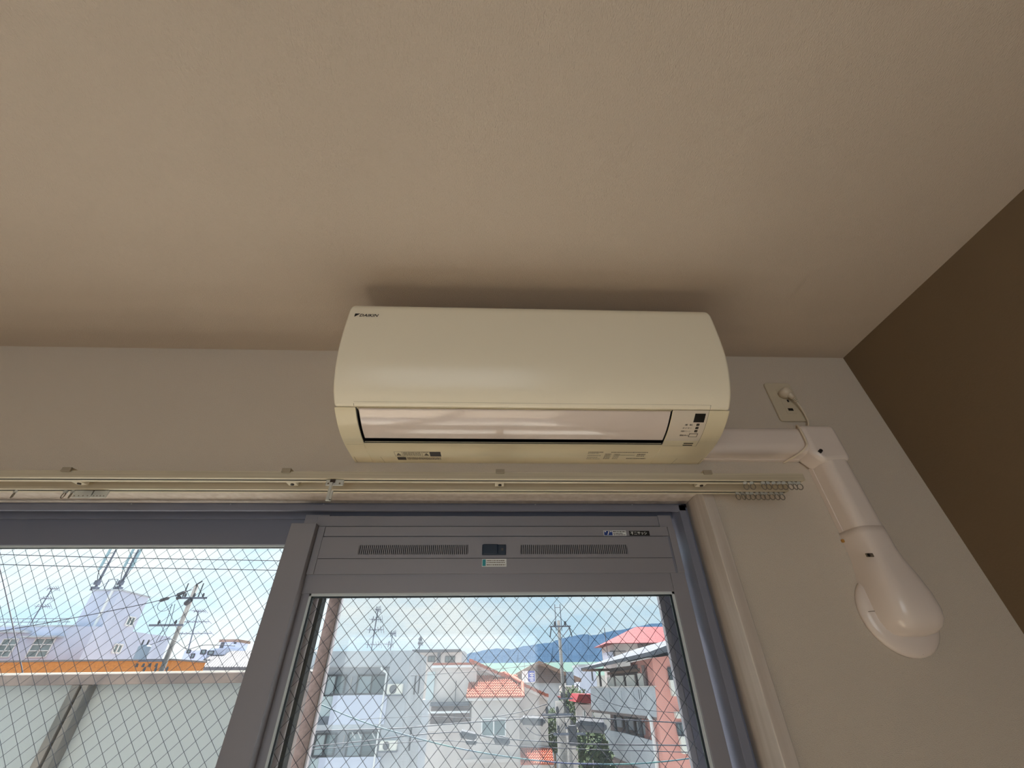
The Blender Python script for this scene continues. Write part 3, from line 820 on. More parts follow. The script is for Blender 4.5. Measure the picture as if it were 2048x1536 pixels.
# ------------------------------------------------------------------ outside: helpers
class Face:
    """an upright wall plane through two plan points; u runs along it, d steps out towards the viewer"""
    def __init__(s, p, q):
        s.o = Vector((p[0], p[1]))
        s.e = (Vector((q[0], q[1])) - s.o).normalized()
        s.n = Vector((s.e.y, -s.e.x))
        if s.n.dot(Vector((CAM.x, CAM.y)) - s.o) < 0:
            s.n = -s.n
    def uz(s, px, py):
        v = ray(px, py)
        v2, c2 = Vector((v.x, v.y)), Vector((CAM.x, CAM.y))
        t = (s.o - c2).dot(s.n) / v2.dot(s.n)
        h = c2 + v2 * t
        return (h - s.o).dot(s.e), CAM.z + v.z * t
    def pt(s, u, z, d=0.0):
        q = s.o + s.e * u + s.n * d
        return (q.x, q.y, z)
    def box(s, u0, u1, z0, z1, d0, d1, mb=None):
        mb = mb or MB()
        return mb.hexa([s.pt(u0, z0, d0), s.pt(u1, z0, d0), s.pt(u1, z0, d1), s.pt(u0, z0, d1), s.pt(u0, z1, d0), s.pt(u1, z1, d0), s.pt(u1, z1, d1), s.pt(u0, z1, d1)])
    def rect(s, a, b, d0, d1, mb=None):
        """box over the rectangle whose upper left and lower right corners are seen at pixels a and b"""
        (u0, z1), (u1, z0) = s.uz(*a), s.uz(*b)
        return s.box(u0, u1, z0, z1, d0, d1, mb)
    def poly(s, pix, d0, d1, mb=None):
        mb = mb or MB()
        q = [s.uz(*p) for p in pix]
        n = len(q)
        vs = [s.pt(u, z, d0) for u, z in q] + [s.pt(u, z, d1) for u, z in q]
        return mb.add(vs, [tuple(range(n)), tuple(range(2 * n - 1, n - 1, -1))] + [(i, n + i, n + (i + 1) % n, (i + 1) % n) for i in range(n)])
def front(Y):
    return Face((0, Y), (1, Y))
def window_on(face, a, b, parent, d=0.0, frame=windark, pane=winglass, cols=2, rows=1, t=0.07, inner=None):
    """a framed window set on a wall: frame with bars as one part, panes as its sub-parts"""
    (u0, z1), (u1, z0) = face.uz(*a), face.uz(*b)
    m = MB()
    for i in range(cols + 1):
        u = u0 + (u1 - u0) * i / cols
        face.box(u - t / 2, u + t / 2, z0, z1, d + 0.01, d + 0.10, m)
    for j in range(rows + 1):
        z = z0 + (z1 - z0) * j / rows
        face.box(u0, u1, z - t / 2, z + t / 2, d + 0.01, d + 0.10, m)
    f = m.build('window', frame, parent)
    for i in range(cols):
        for j in range(rows):
            uu0, uu1 = u0 + (u1 - u0) * i / cols, u0 + (u1 - u0) * (i + 1) / cols
            zz0, zz1 = z0 + (z1 - z0) * j / rows, z0 + (z1 - z0) * (j + 1) / rows
            face.box(uu0, uu1, zz0, zz1, d + 0.005, d + 0.04).build('pane', (inner if inner and i == 0 else pane), f)
    return f
def cable(pts, r, m, label, name='overhead_cable', cat='cable', group=None):
    P = spline(pts, 5)
    o = MB().tube(P, r, 5).build(name, m, None, smooth=True)
    return tag(o, label, cat, group)
GZ = -8.0

# ------------------------------------------------------------------ outside: ground, hills
tag(MB().box(-400, 400, 2.0, 2600, GZ - 0.5, GZ).build('ground', asphalt), 'grey street level far below the window', 'ground', kind='structure')
rid = [(700, 1345), (840, 1330), (924, 1311), (940, 1306), (968, 1300.6), (982, 1297.8), (1005, 1298), (1022, 1298), (1038, 1294.8), (1059, 1290.8), (1098, 1285.5), (1112, 1281), (1123, 1277), (1151, 1270.4),
       (1172, 1268.6), (1185, 1271), (1199, 1268), (1220, 1262), (1250, 1258), (1290, 1250), (1350, 1243), (1450, 1246), (1600, 1262)]
vs, fs = [], []
R_ = spline([at(x, y, 3000) for x, y in rid], 4)
for i, p in enumerate(R_):
    p = Vector(p); p.z += random.uniform(-3, 3)
    vs += [(p.x * 0.72, 2150, GZ), (p.x * 0.83 + random.uniform(-15, 15), 2500, 1.66 + (p.z - 1.66) * 0.42 + random.uniform(-8, 8)), (p.x, 3000, p.z), (p.x * 1.2, 3700, GZ)]
for i in range(len(R_) - 1):
    fs += [(i * 4 + k, i * 4 + k + 1, i * 4 + k + 5, i * 4 + k + 4) for k in range(3)]
tag(MB().add(vs, fs).build('hills', hillm), 'wooded hills on the horizon, blue haze in their colour', 'hills', kind='structure')

# ------------------------------------------------------------------ outside left: white building with a tower
F1 = front(40)
wb = thing('office_building', (-38, 40, GZ), 'white building with a stair tower carrying aerials, seen through the left glass', 'building')
cX, cZ = -35.67, 6.04
MB().box(-52, cX, 40, 49.8, GZ, cZ - 0.12).build('wall', wwhite, wb)
MB().box(-52, cX + 0.06, 39.9, 49.9, cZ - 0.12, cZ).build('roof_edge', wgrey, wb)
MB().box(-36.18, -33.81, 40.6, 44.3, GZ, 8.75).build('stair_tower', wwhite, wb)
MB().box(-36.28, -33.71, 40.5, 44.4, 8.75, 8.87).build('tower_roof', wgrey, wb)
MB().box(-34.55, -34.35, 40.5, 40.62, cZ - 2, 8.75).build('drain_pipe', winwhite, wb)
MB().box(-33.81 - 1.86, -33.81, 44.3, 49.8, GZ, cZ - 0.1).box(-35.67, -33.80, 40, 44.3, GZ, cZ - 0.1).build('side_wing', wwhite, wb)
rl_ = MB()
for z in (cZ + 0.25, cZ + 0.5):
    rl_.tube([(-52, 40.1, z), (cX - 0.6, 40.1, z)], 0.025, 5)
for k in range(26):
    rl_.tube([(-52 + k * 0.62, 40.1, cZ), (-52 + k * 0.62, 40.1, cZ + 0.5)], 0.02, 4)
rl_.build('roof_railing', steel, wb)
for a, b in (((10, 1278), (18, 1314)), ((74, 1277), (92, 1314))):
    window_on(F1, a, b, wb, cols=2, rows=3, t=0.06, frame=winwhite)
for a, b in (((-40, 1263), (62, 1266.5)), ((57, 1273.2), (126, 1276))):
    F1.rect(a, b, 0.0, 0.7).build('canopy', wgrey, wb)
ST = Face((-33.79, 40), (-33.79, 50))
TW = Face((-33.80, 40.6), (-33.80, 44.3))
window_on(TW, (257, 1233), (262, 1252), wb, cols=2, rows=1, t=0.10, frame=winwhite)
window_on(ST, (230, 1288), (237, 1306), wb, cols=2, rows=1, t=0.12, frame=winwhite)

def cell_antenna(px0, px1, Y, label, side):
    b, t = at(*px0, Y), at(*px1, Y)
    t = Vector((b.x, b.y, t.z))
    a = thing('cell_antenna', b, label, 'antenna', 'mobile phone aerials on the stair tower')
    H = t.z - b.z
    MB().tube([b, t], [0.11, 0.07], 8).build('mast', steel, a)
    for k, dx in enumerate(side):
        MB().box(b.x + dx - 0.09, b.x + dx + 0.09, Y - 0.24, Y - 0.08, b.z + H * 0.45, t.z + 0.1).build('panel_antenna', antpanel, a, bevel=0.03)
        MB().tube([(b.x, Y, b.z + H * 0.62), (b.x + dx, Y - 0.1, b.z + H * 0.62)], 0.03, 5).build('bracket', steel, a)
        MB().tube([(b.x, Y, b.z + H * 0.9), (b.x + dx, Y - 0.1, b.z + H * 0.9)], 0.03, 5).build('bracket', steel, a)
        MB().tube([(b.x + dx, Y - 0.15, b.z + H * 0.45), (b.x + dx * 0.7, Y - 0.1, b.z + H * 0.3), (b.x, Y - 0.1, b.z + H * 0.12)], 0.03, 5).build('feed_cable', cablem, a)
    MB().box(b.x - 0.16, b.x + 0.16, Y - 0.25, Y + 0.1, b.z + H * 0.06, b.z + H * 0.17).build('equipment_box', steel, a)
    MB().box(b.x - 0.22, b.x + 0.22, Y - 0.22, Y + 0.22, 8.86, b.z + 0.05).build('base_plinth', steel, a)
    return a
cell_antenna((191, 1175), (226, 1099), 41.2, 'tall phone mast with one pale panel, the left of two on the stair tower', (-0.42,))
m2 = cell_antenna((238, 1175), (277, 1099), 41.2, 'tall phone mast between two pale panels, the right of two on the stair tower', (-0.36, 0.36))
bb = at(226, 1176, 41.2)
MB().tube([(bb.x - 0.5, 40.9, 8.9), (bb.x - 0.5, 40.9, 9.75), (bb.x + 0.3, 40.9, 9.75), (bb.x + 0.3, 40.9, 8.9)], 0.04, 5).build('cable_frame', steel, m2)

def tv_antenna(base, top, Y, label, booms, el=0.5):
    b, t = at(*base, Y), at(*top, Y)
    a = thing('tv_antenna', (b.x, b.y, b.z), label, 'antenna', 'television aerials')
    H = t.z - b.z
    lean = (t.x - b.x)
    MB().tube([b, t], 0.045 * Y / 40, 6).build('mast', steel, a)
    for f, w_, o in booms:
        c = Vector((b.x + lean * f, Y, b.z + H * f))
        r = 0.030 * Y / 40
        bm_ = MB().tube([c + Vector((-w_ * (0.5 - o), 0.10, 0)), c + Vector((w_ * (0.5 + o), -0.10, -0.02))], r, 5).build('boom', steel, a)
        em = MB()
        for k in range(7):
            q = c + Vector((-w_ * (0.5 - o) + w_ * k / 6, 0, 0))
            em.tube([q + Vector((0, -el * 0.5, 0.03 * k)), q + Vector((0, el * 0.5, -0.03 * k))], r * 0.7, 4)
        em.tube([c + Vector((-w_ * 0.3, -0.05, -0.18)), c + Vector((-w_ * 0.3, 0.05, 0.18))], r, 4)
        e_ = em.build('element_row', steel, a)
        e_['kind'] = 'stuff'
    return a
tv_antenna((60, 1250), (104, 1177), 40.6, 'thin television aerial at the left on the white building', [(1.0, 1.0, 0.1), (0.72, 1.1, 0.1), (0.5, 1.2, 0.2)])

# orange tiled building in front of it
ob = thing('orange_building', (-30, 34, GZ), 'low building with an orange tiled wall just above the balcony screen', 'building')
pA, pB = at(-60, 1322, 34), at(345, 1321, 34)
MB().box(-50, pB.x, 34, 38, GZ, pB.z).build('wall', orangetile, ob)
MB().box(-50.1, pB.x + 0.06, 33.92, 38.1, pB.z, pB.z + 0.10).build('coping', parapetcap, ob)

# far white houses between the pole and the sash
F6 = front(60)
fw = thing('far_white_house', (-35, 60, GZ), 'distant white houses with a pale ribbed roof right of the left utility pole', 'building')
F6.rect((370, 1301), (398, 1352), -6, 0).build('wall', wwhite, fw)
for a, b in (((376, 1300), (380, 1306)), ((384, 1308), (387, 1316)), ((404, 1300), (410, 1308)), ((418, 1302), (426, 1309))):
    window_on(F6, a, b, fw, 0.0, cols=1, t=0.1, frame=windark)
F6.rect((390, 1296), (425, 1352), -7, -1).build('wall', wwhite, fw)
r0, r1 = at(392, 1334, 58), at(640, 1334, 58)
t0, t1 = at(425, 1303, 62), at(640, 1300, 62)
MB().hexa([(r0.x, 58, r0.z - 0.3), (r1.x, 58, r1.z - 0.3), (t1.x, 62, t1.z - 0.3), (t0.x, 62, t0.z - 0.3), r0, r1, t1, t0]).build('roof', ribroof, fw)
n = 46
for k in range(n):
    a = Vector(r0).lerp(Vector(r1), k / n); b = Vector(t0).lerp(Vector(t1), k / n)
    MB().tube([a, b], 0.07, 4).build('roof_rib', ribroof, fw)
MB().box(r0.x + 0.4, r1.x, 58.3, 62, GZ, r0.z - 0.3).build('wall', wgrey, fw)
pa, pb_ = at(443, 1279, 64), at(468, 1303, 64)
MB().box(pa.x, pb_.x, 64, 67, pb_.z - 3, pa.z - 0.3).build('penthouse', wwhite, fw)
MB().box(pa.x - 0.15, pb_.x + 0.15, 63.8, 67.2, pa.z - 0.3, pa.z).build('penthouse_roof', brownroof, fw)
F64 = front(63.98)
for a, b in (((443, 1285), (446, 1296)), ((469, 1283), (472, 1288))):
    F64.rect(a, b, 0, 0.06).build('window', windark, fw)

# ------------------------------------------------------------------ utility poles
def pole(base_px, top_px, Y, r, label, arms, grp='utility poles'):
    t = at(*top_px, Y)
    p = thing('utility_pole', (t.x, Y, GZ), label, 'utility pole', grp)
    MB().tube([(t.x, Y, GZ), (t.x, Y, t.z)], [r * 1.25, r], 14).build('pole_shaft', polem, p, smooth=True)
    for (dz, x0, x1, th, ins) in arms:
        z = t.z - dz
        ar_ = MB().box(t.x + x0, t.x + x1, Y - r - th, Y - r, z - th / 2, z + th / 2).build('crossarm', steel, p)
        for i in range(ins):
            x = t.x + x0 + (x1 - x0) * (i + 0.5) / ins
            MB().tube([(x, Y - r - th / 2, z + th / 2), (x, Y - r - th / 2, z + th / 2 + 0.14), (x, Y - r - th / 2, z + th / 2 + 0.26)], [0.05, 0.08, 0.04], 8).build('insulator', closurem, ar_)
    return p, t
p1, t1_ = pole(None, (394, 1170), 33, 0.14, 'concrete utility pole with insulators and a transformer, seen through the left glass', [(0.9, -0.7, 1.2, 0.12, 3), (2.6, -2.0, 0.3, 0.12, 2), (5.3, -1.4, 0.8, 0.10, 3)])
MB().tube([(t1_.x - 0.10, 32.8, t1_.z - 1.25), (t1_.x + 0.25, 32.6, t1_.z - 1.05)], 0.17, 10).build('switch', closurem, p1)
MB().tube([(t1_.x, 32.9, t1_.z), (t1_.x + 0.35, 32.9, t1_.z + 0.25)], 0.05, 6).build('top_fitting', closurem, p1)
MB().tube([(t1_.x + 0.5, 32.9, t1_.z - 0.9), (t1_.x + 0.5, 32.9, t1_.z + 0.1)], 0.04, 6).build('top_fitting', closurem, p1)
MB().tube([(t1_.x - 0.6, 32.9, t1_.z - 0.9), (t1_.x - 0.6, 32.9, t1_.z + 0.1)], 0.04, 6).build('top_fitting', closurem, p1)
tr = at(302, 1290, 32.6)
tb = at(302, 1319, 32.6)
MB().tube([(tr.x - 0.35, 32.6, tb.z), (tr.x - 0.35, 32.6, tr.z - 0.1), (tr.x - 0.35, 32.6, tr.z)], [0.36, 0.36, 0.28], 14).build('transformer', transformerm, p1, smooth=False)
MB().box(tr.x - 0.4, t1_.x, 32.65, 32.78, tb.z - 0.12, tb.z).build('transformer_arm', steel, p1)
for dx in (-0.2, 0.15):
    MB().tube([(tr.x - 0.35 + dx, 32.5, tr.z), (tr.x - 0.35 + dx, 32.5, tr.z + 0.3)], [0.06, 0.04], 8).build('bushing', closurem, p1)
for k in range(4):
    x = tr.x - 0.2 + 0.42 * k
    MB().tube([(x, 32.4, tb.z - 0.42), (x, 32.4, tb.z - 0.22)], [0.09, 0.06], 8).build('low_insulator', closurem, p1)
tv_antenna((376, 1301), (397, 1222), 61, 'television aerial with three booms beside the left utility pole', [(1.0, 1.6, 0.1), (0.72, 3.5, 0.0), (0.42, 4.4, 0.05)], 1.2)

p2, t2_ = pole(None, (1117, 1241), 30, 0.10, 'slim utility pole with a forked top in front of the blue hills', [(0.35, -0.62, 0.75, 0.07, 2), (4.1, -0.35, 0.5, 0.08, 2)])
for dx in (-0.20, 0.16):
    MB().tube([(t2_.x + dx, 29.9, t2_.z - 0.6), (t2_.x + dx, 29.9, t2_.z + 0.95)], 0.025, 5).build('top_rod', steel, p2)
MB().tube([(t2_.x - 0.2, 29.9, t2_.z + 0.75), (t2_.x + 0.16, 29.9, t2_.z + 0.75)], 0.02, 5).build('top_rod', steel, p2)
for dx in (-0.62, 0.75):
    MB().tube([(t2_.x + dx, 29.85, t2_.z - 0.35), (t2_.x, 29.85, t2_.z - 1.1)], 0.025, 5).build('arm_brace', steel, p2)
    MB().tube([(t2_.x + dx * 0.85, 29.8, t2_.z - 0.4), (t2_.x + dx * 1.05, 29.8, t2_.z - 0.95)], 0.04, 6).build('hanging_insulator', closurem, p2)
tq = at(1118.5, 1402, 24)
p3, _q = pole(None, (1118.5, 1402), 24, 0.20, 'thick grey utility pole in the street, low in front of the slim one', [(0.5, -0.9, 0.6, 0.09, 3), (1.2, -0.4, 1.1, 0.09, 3)])
MB().tube([(tq.x + 0.5, 23.8, tq.z - 1.6), (tq.x + 0.5, 23.8, tq.z - 0.9)], 0.2, 10).build('junction_can', closurem, p3)
p4, _q = pole(None, (1135, 1436), 27, 0.13, 'thin grey utility pole close behind the thick one in the street', [(0.4, -0.4, 0.4, 0.07, 2)])

# ------------------------------------------------------------------ grey apartment block (through the right glass)
FA = front(28)
ap = thing('apartment_block', (-7.5, 28, GZ), 'pale grey apartment block with white balconies, left in the right-hand glass', 'building')
cu = FA.uz(822, 1301); L0 = FA.uz(560, 1301)
zs = FA.uz(740, 1332)[1]
tu = FA.uz(779, 1340)[0]
MB().box(L0[0], cu[0], 28, 35, cu[1] - 0.06, cu[1]).box(L0[0], tu, 27.9, 28.0, zs, cu[1]).build('roof_parapet', wgrey, ap)
MB().box(L0[0], tu, 29.3, 35, GZ, cu[1] - 0.06).build('wall', wgrey, ap)
MB().box(tu, cu[0], 28, 35, GZ, cu[1] - 0.06).build('stair_wall', wgrey, ap)
MB().box(L0[0], tu, 28, 29.3, zs - 0.05, zs + 0.08).build('eave_slab', wgrey, ap)
FB = front(29.28)
for a, b in (((656, 1351), (686, 1391)), ((718, 1351), (768, 1391))):
    window_on(FB, a, b, ap, 0, cols=2, t=0.09, inner=curtain)
for a, b in (((634, 1468), (666, 1512)), ((699, 1466), (750, 1513))):
    window_on(FB, a, b, ap, 0, cols=2, t=0.09, inner=curtain)
def balcony(F, a, b, parent, d=0.1, m=wwhite):
    F.rect(a, b, 0, d).build('balcony_wall', m, parent, bevel=0.02)
balcony(FA, (668, 1391), (768, 1449), ap)
balcony(FA, (640, 1516), (752, 1590), ap)
u0, z0 = FA.uz(560, 1452)[0], FA.uz(700, 1449)[1]
MB().box(u0, tu, 27.9, 29.3, z0 - 0.2, z0).build('balcony_floor', wgrey, ap)
z0 = FA.uz(640, 1590)[1]
MB().box(u0, tu, 27.9, 29.3, z0 - 0.2, z0).build('balcony_floor', wgrey, ap)
for a, b in (((640, 1393), (663, 1433)), ((620, 1520), (636, 1560))):
    FA.rect(a, b, -0.3, -0.25).build('balcony_divider', curtain, ap)
dpx = FA.uz(775, 1345)
MB().tube([(dpx[0], 27.85, dpx[1]), (dpx[0], 27.85, GZ)], 0.05, 6).build('drain_pipe', winwhite, ap)
MB().tube([(FA.uz(763, 1335)[0], 27.85, FA.uz(763, 1335)[1]), (FA.uz(766, 1340)[0], 27.85, FA.uz(766, 1340)[1]), (dpx[0], 27.85, dpx[1])], 0.06, 6).build('drain_elbow', winwhite, ap)
for x, y in ((705, 1354), (690, 1470)):
    q = FB.uz(x, y); q2 = FB.uz(x - 8, y + 32)
    MB().tube([(q[0], 29.2, q[1]), (q[0], 29.2, q2[1])], 0.04, 6).build('drain_pipe', wcream, ap)
SA = Face((cu[0] + 0.02, 28), (cu[0] + 0.02, 35))
for a, b in (((830, 1351), (829, 1389)), ((838, 1352), (830, 1388))):
    p, q = SA.uz(*a), SA.uz(*b)
    MB().tube([SA.pt(p[0], p[1], 0.06), SA.pt(p[0], q[1], 0.06)], 0.05, 6).build('wall_pipe', closurem, ap)
p, q = SA.uz(835, 1351), SA.uz(822, 1497)
MB().tube([SA.pt(SA.uz(821, 1455)[0], SA.uz(821, 1455)[1], 0.06), SA.pt(SA.uz(821, 1455)[0], q[1], 0.06)], 0.06, 6).build('wall_pipe', closurem, ap)
def outdoor_unit(F, a, b, label):
    (u0, z1), (u1, z0) = F.uz(*a), F.uz(*b)
    c = F.pt((u0 + u1) / 2, z0, 0.2)
    o = thing('outdoor_unit', c, label, 'outdoor unit', 'air conditioner outdoor units')
    F.box(u0, u1, z0, z1, 0.06, 0.36).build('casing', unitm, o, bevel=0.02)
    cx, cz, R0 = u0 + (u1 - u0) * 0.4, (z0 + z1) / 2, min(z1 - z0, u1 - u0) * 0.38
    ring = MB().tube([F.pt(cx + R0 * math.cos(k * math.pi / 10), cz + R0 * math.sin(k * math.pi / 10), 0.37) for k in range(21)], 0.02, 5)
    g = ring.build('fan_grille', windark, o)
    MB().add([F.pt(cx + R0 * math.cos(k * math.pi / 10), cz + R0 * math.sin(k * math.pi / 10), 0.364) for k in range(20)], [tuple(range(20))]).build('fan_opening', greyroof, g)
    F.box(u0 - 0.05, u1 + 0.05, z0 - 0.06, z0, 0.0, 0.42).build('bracket', steel, o)
outdoor_unit(FA, (778, 1368), (805, 1389), 'upper ivory outdoor unit bracketed to the grey apartment block')
outdoor_unit(FA, (763, 1480), (794, 1500), 'lower ivory outdoor unit bracketed to the grey apartment block')
tv_antenna((742, 1305), (756, 1219), 29, 'tall television aerial with four booms on the grey apartment roof', [(1.0, 0.35, 0.0), (0.76, 0.75, 0.0), (0.52, 1.0, 0.05), (0.18, 0.9, 0.1)], 0.5)
tv_antenna((780, 1306), (785, 1267), 30, 'short television aerial right of the tall one on the grey apartment roof', [(1.0, 0.3, 0.2), (0.45, 0.55, -0.3)], 0.4)
tv_antenna((838, 1301), (841, 1273), 53, 'thin rooftop aerial beside the flat dark roof', [(0.8, 0.35, 0.0), (0.5, 0.5, 0.1)], 0.5)

# flat dark roofed house behind
F5 = front(52)
dh = thing('flat_roof_house', (-5, 52, GZ), 'cream house under a flat dark roof between the apartment block and the terracotta house', 'building')
F5.rect((840, 1304), (918, 1420), -5, 0).build('wall', wcream, dh)
F5.rect((826, 1300), (921, 1304.5), -5.4, 0.5).build('roof', greyroof, dh)
F5.rect((919, 1302), (927, 1340), -5, -0.2).build('wall', wgrey, dh)
window_on(F5, (857, 1313), (869, 1323), dh, 0, cols=2, t=0.1)
window_on(F5, (891, 1313), (909, 1324), dh, 0, cols=3, t=0.1)
F5.rect((876, 1305), (880, 1330), 0.0, 0.3).build('column', greyroof, dh)

# ------------------------------------------------------------------ terracotta roofed house
th = thing('terracotta_house', (0, 42, GZ), 'cream house with a sloping terracotta tile roof in the middle of the right-hand glass', 'house')
F2 = front(42)
F2.rect((866, 1333), (945, 1600), -5, 0).build('wall', wcream, th)
F2.rect((864, 1331), (947, 1335), -5, 0.25).build('fascia', winwhite, th)
F2.rect((866, 1326), (948, 1331), -5, 0.2).build('parapet_tile', rooftile, th)
F3 = front(43)
F3.poly([(944, 1327), (1095, 1399), (1100, 1600), (930, 1600)], -6, 0).build('gable_wall', wcream, th)
F3.poly([(940, 1322), (1096, 1394), (1096, 1401), (940, 1329)], -6.2, 0.25).build('barge_board', winwhite, th)
# rake of the main roof: rows of tiles
a, b = Vector(at(939, 1319, 42.6)), Vector(at(1096, 1391, 42.6))
mt = MB()
for k in range(22):
    p, q = a.lerp(b, k / 22), a.lerp(b, (k + 1.12) / 22)
    mt.hexa([p + Vector((0, -0.1, -0.16)), q + Vector((0, -0.1, -0.10)), q + Vector((0, 6, -0.10)), p + Vector((0, 6, -0.16)),
             p + Vector((0, -0.1, 0.06)), q + Vector((0, -0.1, 0.12)), q + Vector((0, 6, 0.12)), p + Vector((0, 6, 0.06))])
rk = mt.build('rake_tile_rows', rooftile, th); rk['kind'] = 'stuff'
F4 = front(40.6)
F4.rect((944, 1397), (1041, 1600), -2.2, 0).build('wing_wall', wcream, th)
F4.rect((932, 1396), (1046, 1399.5), -0.2, 0.35).build('gutter', winwhite, th)
def tile_roof(parent, e0, e1, r0, r1, rows, cols, name='tile_field'):
    """barrel tiles: wavy rows stepping down from the ridge (r0,r1) to the eave (e0,e1)"""
    e0, e1, r0, r1 = (Vector(p) for p in (e0, e1, r0, r1))
    nrm = (e1 - e0).cross(r0 - e0).normalized()
    if nrm.z < 0: nrm = -nrm
    m = MB()
    for j in range(rows):
        t0, t1 = j / rows, (j + 1.15) / rows
        vs, n = [], cols * 4
        for i in range(n + 1):
            s = i / n
            h = 0.055 * (1 + math.sin(2 * math.pi * i / 4 + 0.4))
            lo, hi = e0.lerp(e1, s), r0.lerp(r1, s)
            vs += [lo.lerp(hi, t0) + nrm * (h + 0.10), lo.lerp(hi, min(t1, 1.0)) + nrm * (h + 0.02), lo.lerp(hi, t0) + nrm * 0.0]
        fs = []
        for i in range(n):
            fs += [(i * 3, i * 3 + 3, i * 3 + 4, i * 3 + 1), (i * 3 + 2, i * 3 + 5, i * 3 + 3, i * 3)]
        m.add(vs, fs)
    o = m.build(name, rooftile, parent); o['kind'] = 'stuff'
    MB().hexa([e0 - nrm * 0.2, e1 - nrm * 0.2, r1 - nrm * 0.2, r0 - nrm * 0.2, e0, e1, r1, r0]).build('roof_deck', wcream, parent)
tile_roof(th, at(932, 1396, 40.2), at(1045, 1395, 40.2), at(941, 1351, 43.2), at(1034, 1351, 43.2), 9, 22)
rp_ = [at(1000, 1348, 43), at(1010, 1346, 43), at(1045, 1366, 41.5), at(1046, 1394, 40.3)]
MB().tube(rp_, 0.14, 8).build('hip_ridge', rooftile, th)
window_on(F4, (964, 1437), (1011, 1472), th, 0, cols=2, t=0.10, frame=winwhite, inner=winglass)
F2.rect((862, 1404), (938, 1411), 0, 0.5).build('balcony_roof', greyroof, th)
F2.rect((858, 1448), (940, 1460), 0, 0.6).build('balcony_wall', wcream, th)
F2.rect((858, 1422), (940, 1425), 0.45, 0.55).build('balcony_rail', winwhite, th)
F2.rect((863, 1412), (936, 1448), 0.0, 0.05).build('balcony_opening', shadewall, th)
F2.rect((926, 1408), (938, 1446), 0.1, 0.3).build('storage_panel', shadewall, th)
F2.rect((912, 1362), (908.4, 1450), 0.2, 0.3).build('mast_pipe', closurem, th)
F2.rect((856, 1344), (866, 1400), 0.0, 0.2).build('side_panel', curtain, th)
F2.rect((836, 1400), (864, 1600), -3, -0.1).build('annex_wall', wgrey, th)
tile_roof(th, at(1041, 1530, 39.6), at(1108, 1530, 39.6), at(1041, 1498, 41.5), at(1103, 1497, 41.5), 6, 14)
F3.rect((1035, 1493), (1098, 1496), 0, 0.3).build('flashing', greyroof, th)
F4.rect((915, 1518), (1040, 1523), 0, 0.4).build('lower_eave', wcream, th)

# brown roofed house with the blue sign
F7 = front(62)
bh = thing('brown_roof_house', (6, 62, GZ), 'house with a wide brown gable roof behind the blue sign', 'house')
F7.poly([(1078, 1327), (1150, 1358), (1150, 1366), (1024, 1366), (1026, 1357)], -6, 0).build('gable_wall', shadewall, bh)
F7.poly([(1077, 1322), (1160, 1357), (1160, 1364), (1078, 1330), (1022, 1357), (1019, 1354)], -6.5, 0.9).build('roof', brownroof, bh)
F7.rect((1035, 1365), (1145, 1600), -5, -0.3).build('wall', wgrey, bh)
F7.rect((1130, 1344), (1146, 1374), 0.0, 1.2).build('roof_box', transformerm, bh)
sgn = thing('sign_board', at(1058, 1366, 50.5), 'white rooftop signboard with a blue half carrying white lettering', 'sign')
F8 = front(50.5)
F8.rect((1044, 1342), (1071, 1365), -0.25, 0).build('board', winwhite, sgn)
sp_ = F8.rect((1056, 1342), (1070, 1363), 0, 0.03).build('blue_panel', signblue, sgn)
for a, b in (((1059, 1346), (1068, 1348)), ((1060, 1350), (1067, 1352)), ((1058, 1355), (1068, 1357)), ((1063, 1345), (1065, 1354)), ((1060, 1359), (1067, 1361))):
    F8.rect(a, b, 0.03, 0.05).build('lettering_stroke', winwhite, sp_)
F8.rect((1049, 1318), (1051, 1420), -0.1, 0.0).build('sign_post', closurem, sgn)
# pale green roofs far off
F9 = front(120)
mg = thing('mint_roof_hall', (20, 120, GZ), 'pale mint roof of a long low hall at the foot of the hills', 'building')
F9.rect((900, 1327), (1260, 1350), -30, 0).build('roof', mint, mg)
F9.rect((900, 1350), (1260, 1500), -29, -0.5).build('wall', wcream, mg)
F9b = front(90)
w2 = thing('white_house', (19, 90, GZ), 'small white house between the slim pole and the grey roofed block', 'house')
F9b.rect((1156, 1332), (1200, 1420), -6, 0).build('wall', wwhite, w2)
F9b.rect((1154, 1329), (1202, 1333), -6.3, 0.4).build('roof', wgrey, w2)
F9b.rect((1182, 1340), (1187, 1362), 0, 0.08).build('window', windark, w2)
F10 = front(50)
ps = thing('peach_house', (7, 50, GZ), 'peach coloured wall below the brown roof, behind the poles', 'house')
F10.rect((1128, 1372), (1175, 1600), -4, 0).build('wall', wcream, ps)
F10.rect((1126, 1394), (1177, 1397), -4.3, 0.3).build('roof_edge', redroof, ps)
window_on(F10, (1140, 1379), (1152, 1389), ps, 0, cols=2, t=0.08)

# ------------------------------------------------------------------ salmon apartment block at the right
nP, fP = at(1312, 1360, 25), at(1184, 1360, 33)
FR = Face((nP.x, nP.y), (fP.x, fP.y))
FR = Face((fP.x, fP.y), (nP.x, nP.y))
rb_ = thing('salmon_block', (nP.x, nP.y, GZ), 'salmon and brown apartment block with pale balconies at the right', 'building')
uF, uN = FR.uz(1186, 1360)[0], FR.uz(1312, 1360)[0]
zE = FR.uz(1260, 1322)[1]
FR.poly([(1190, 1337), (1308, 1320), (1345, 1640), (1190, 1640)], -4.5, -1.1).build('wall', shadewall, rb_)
rfp = [FR.pt(*FR.uz(1175, 1336), 0.5), FR.pt(*FR.uz(1318, 1303), 0.5), FR.pt(uN + 1.2, FR.uz(1318, 1292)[1] + 1.0, -4), FR.pt(uF - 0.6, FR.uz(1200, 1325)[1] + 0.9, -4)]
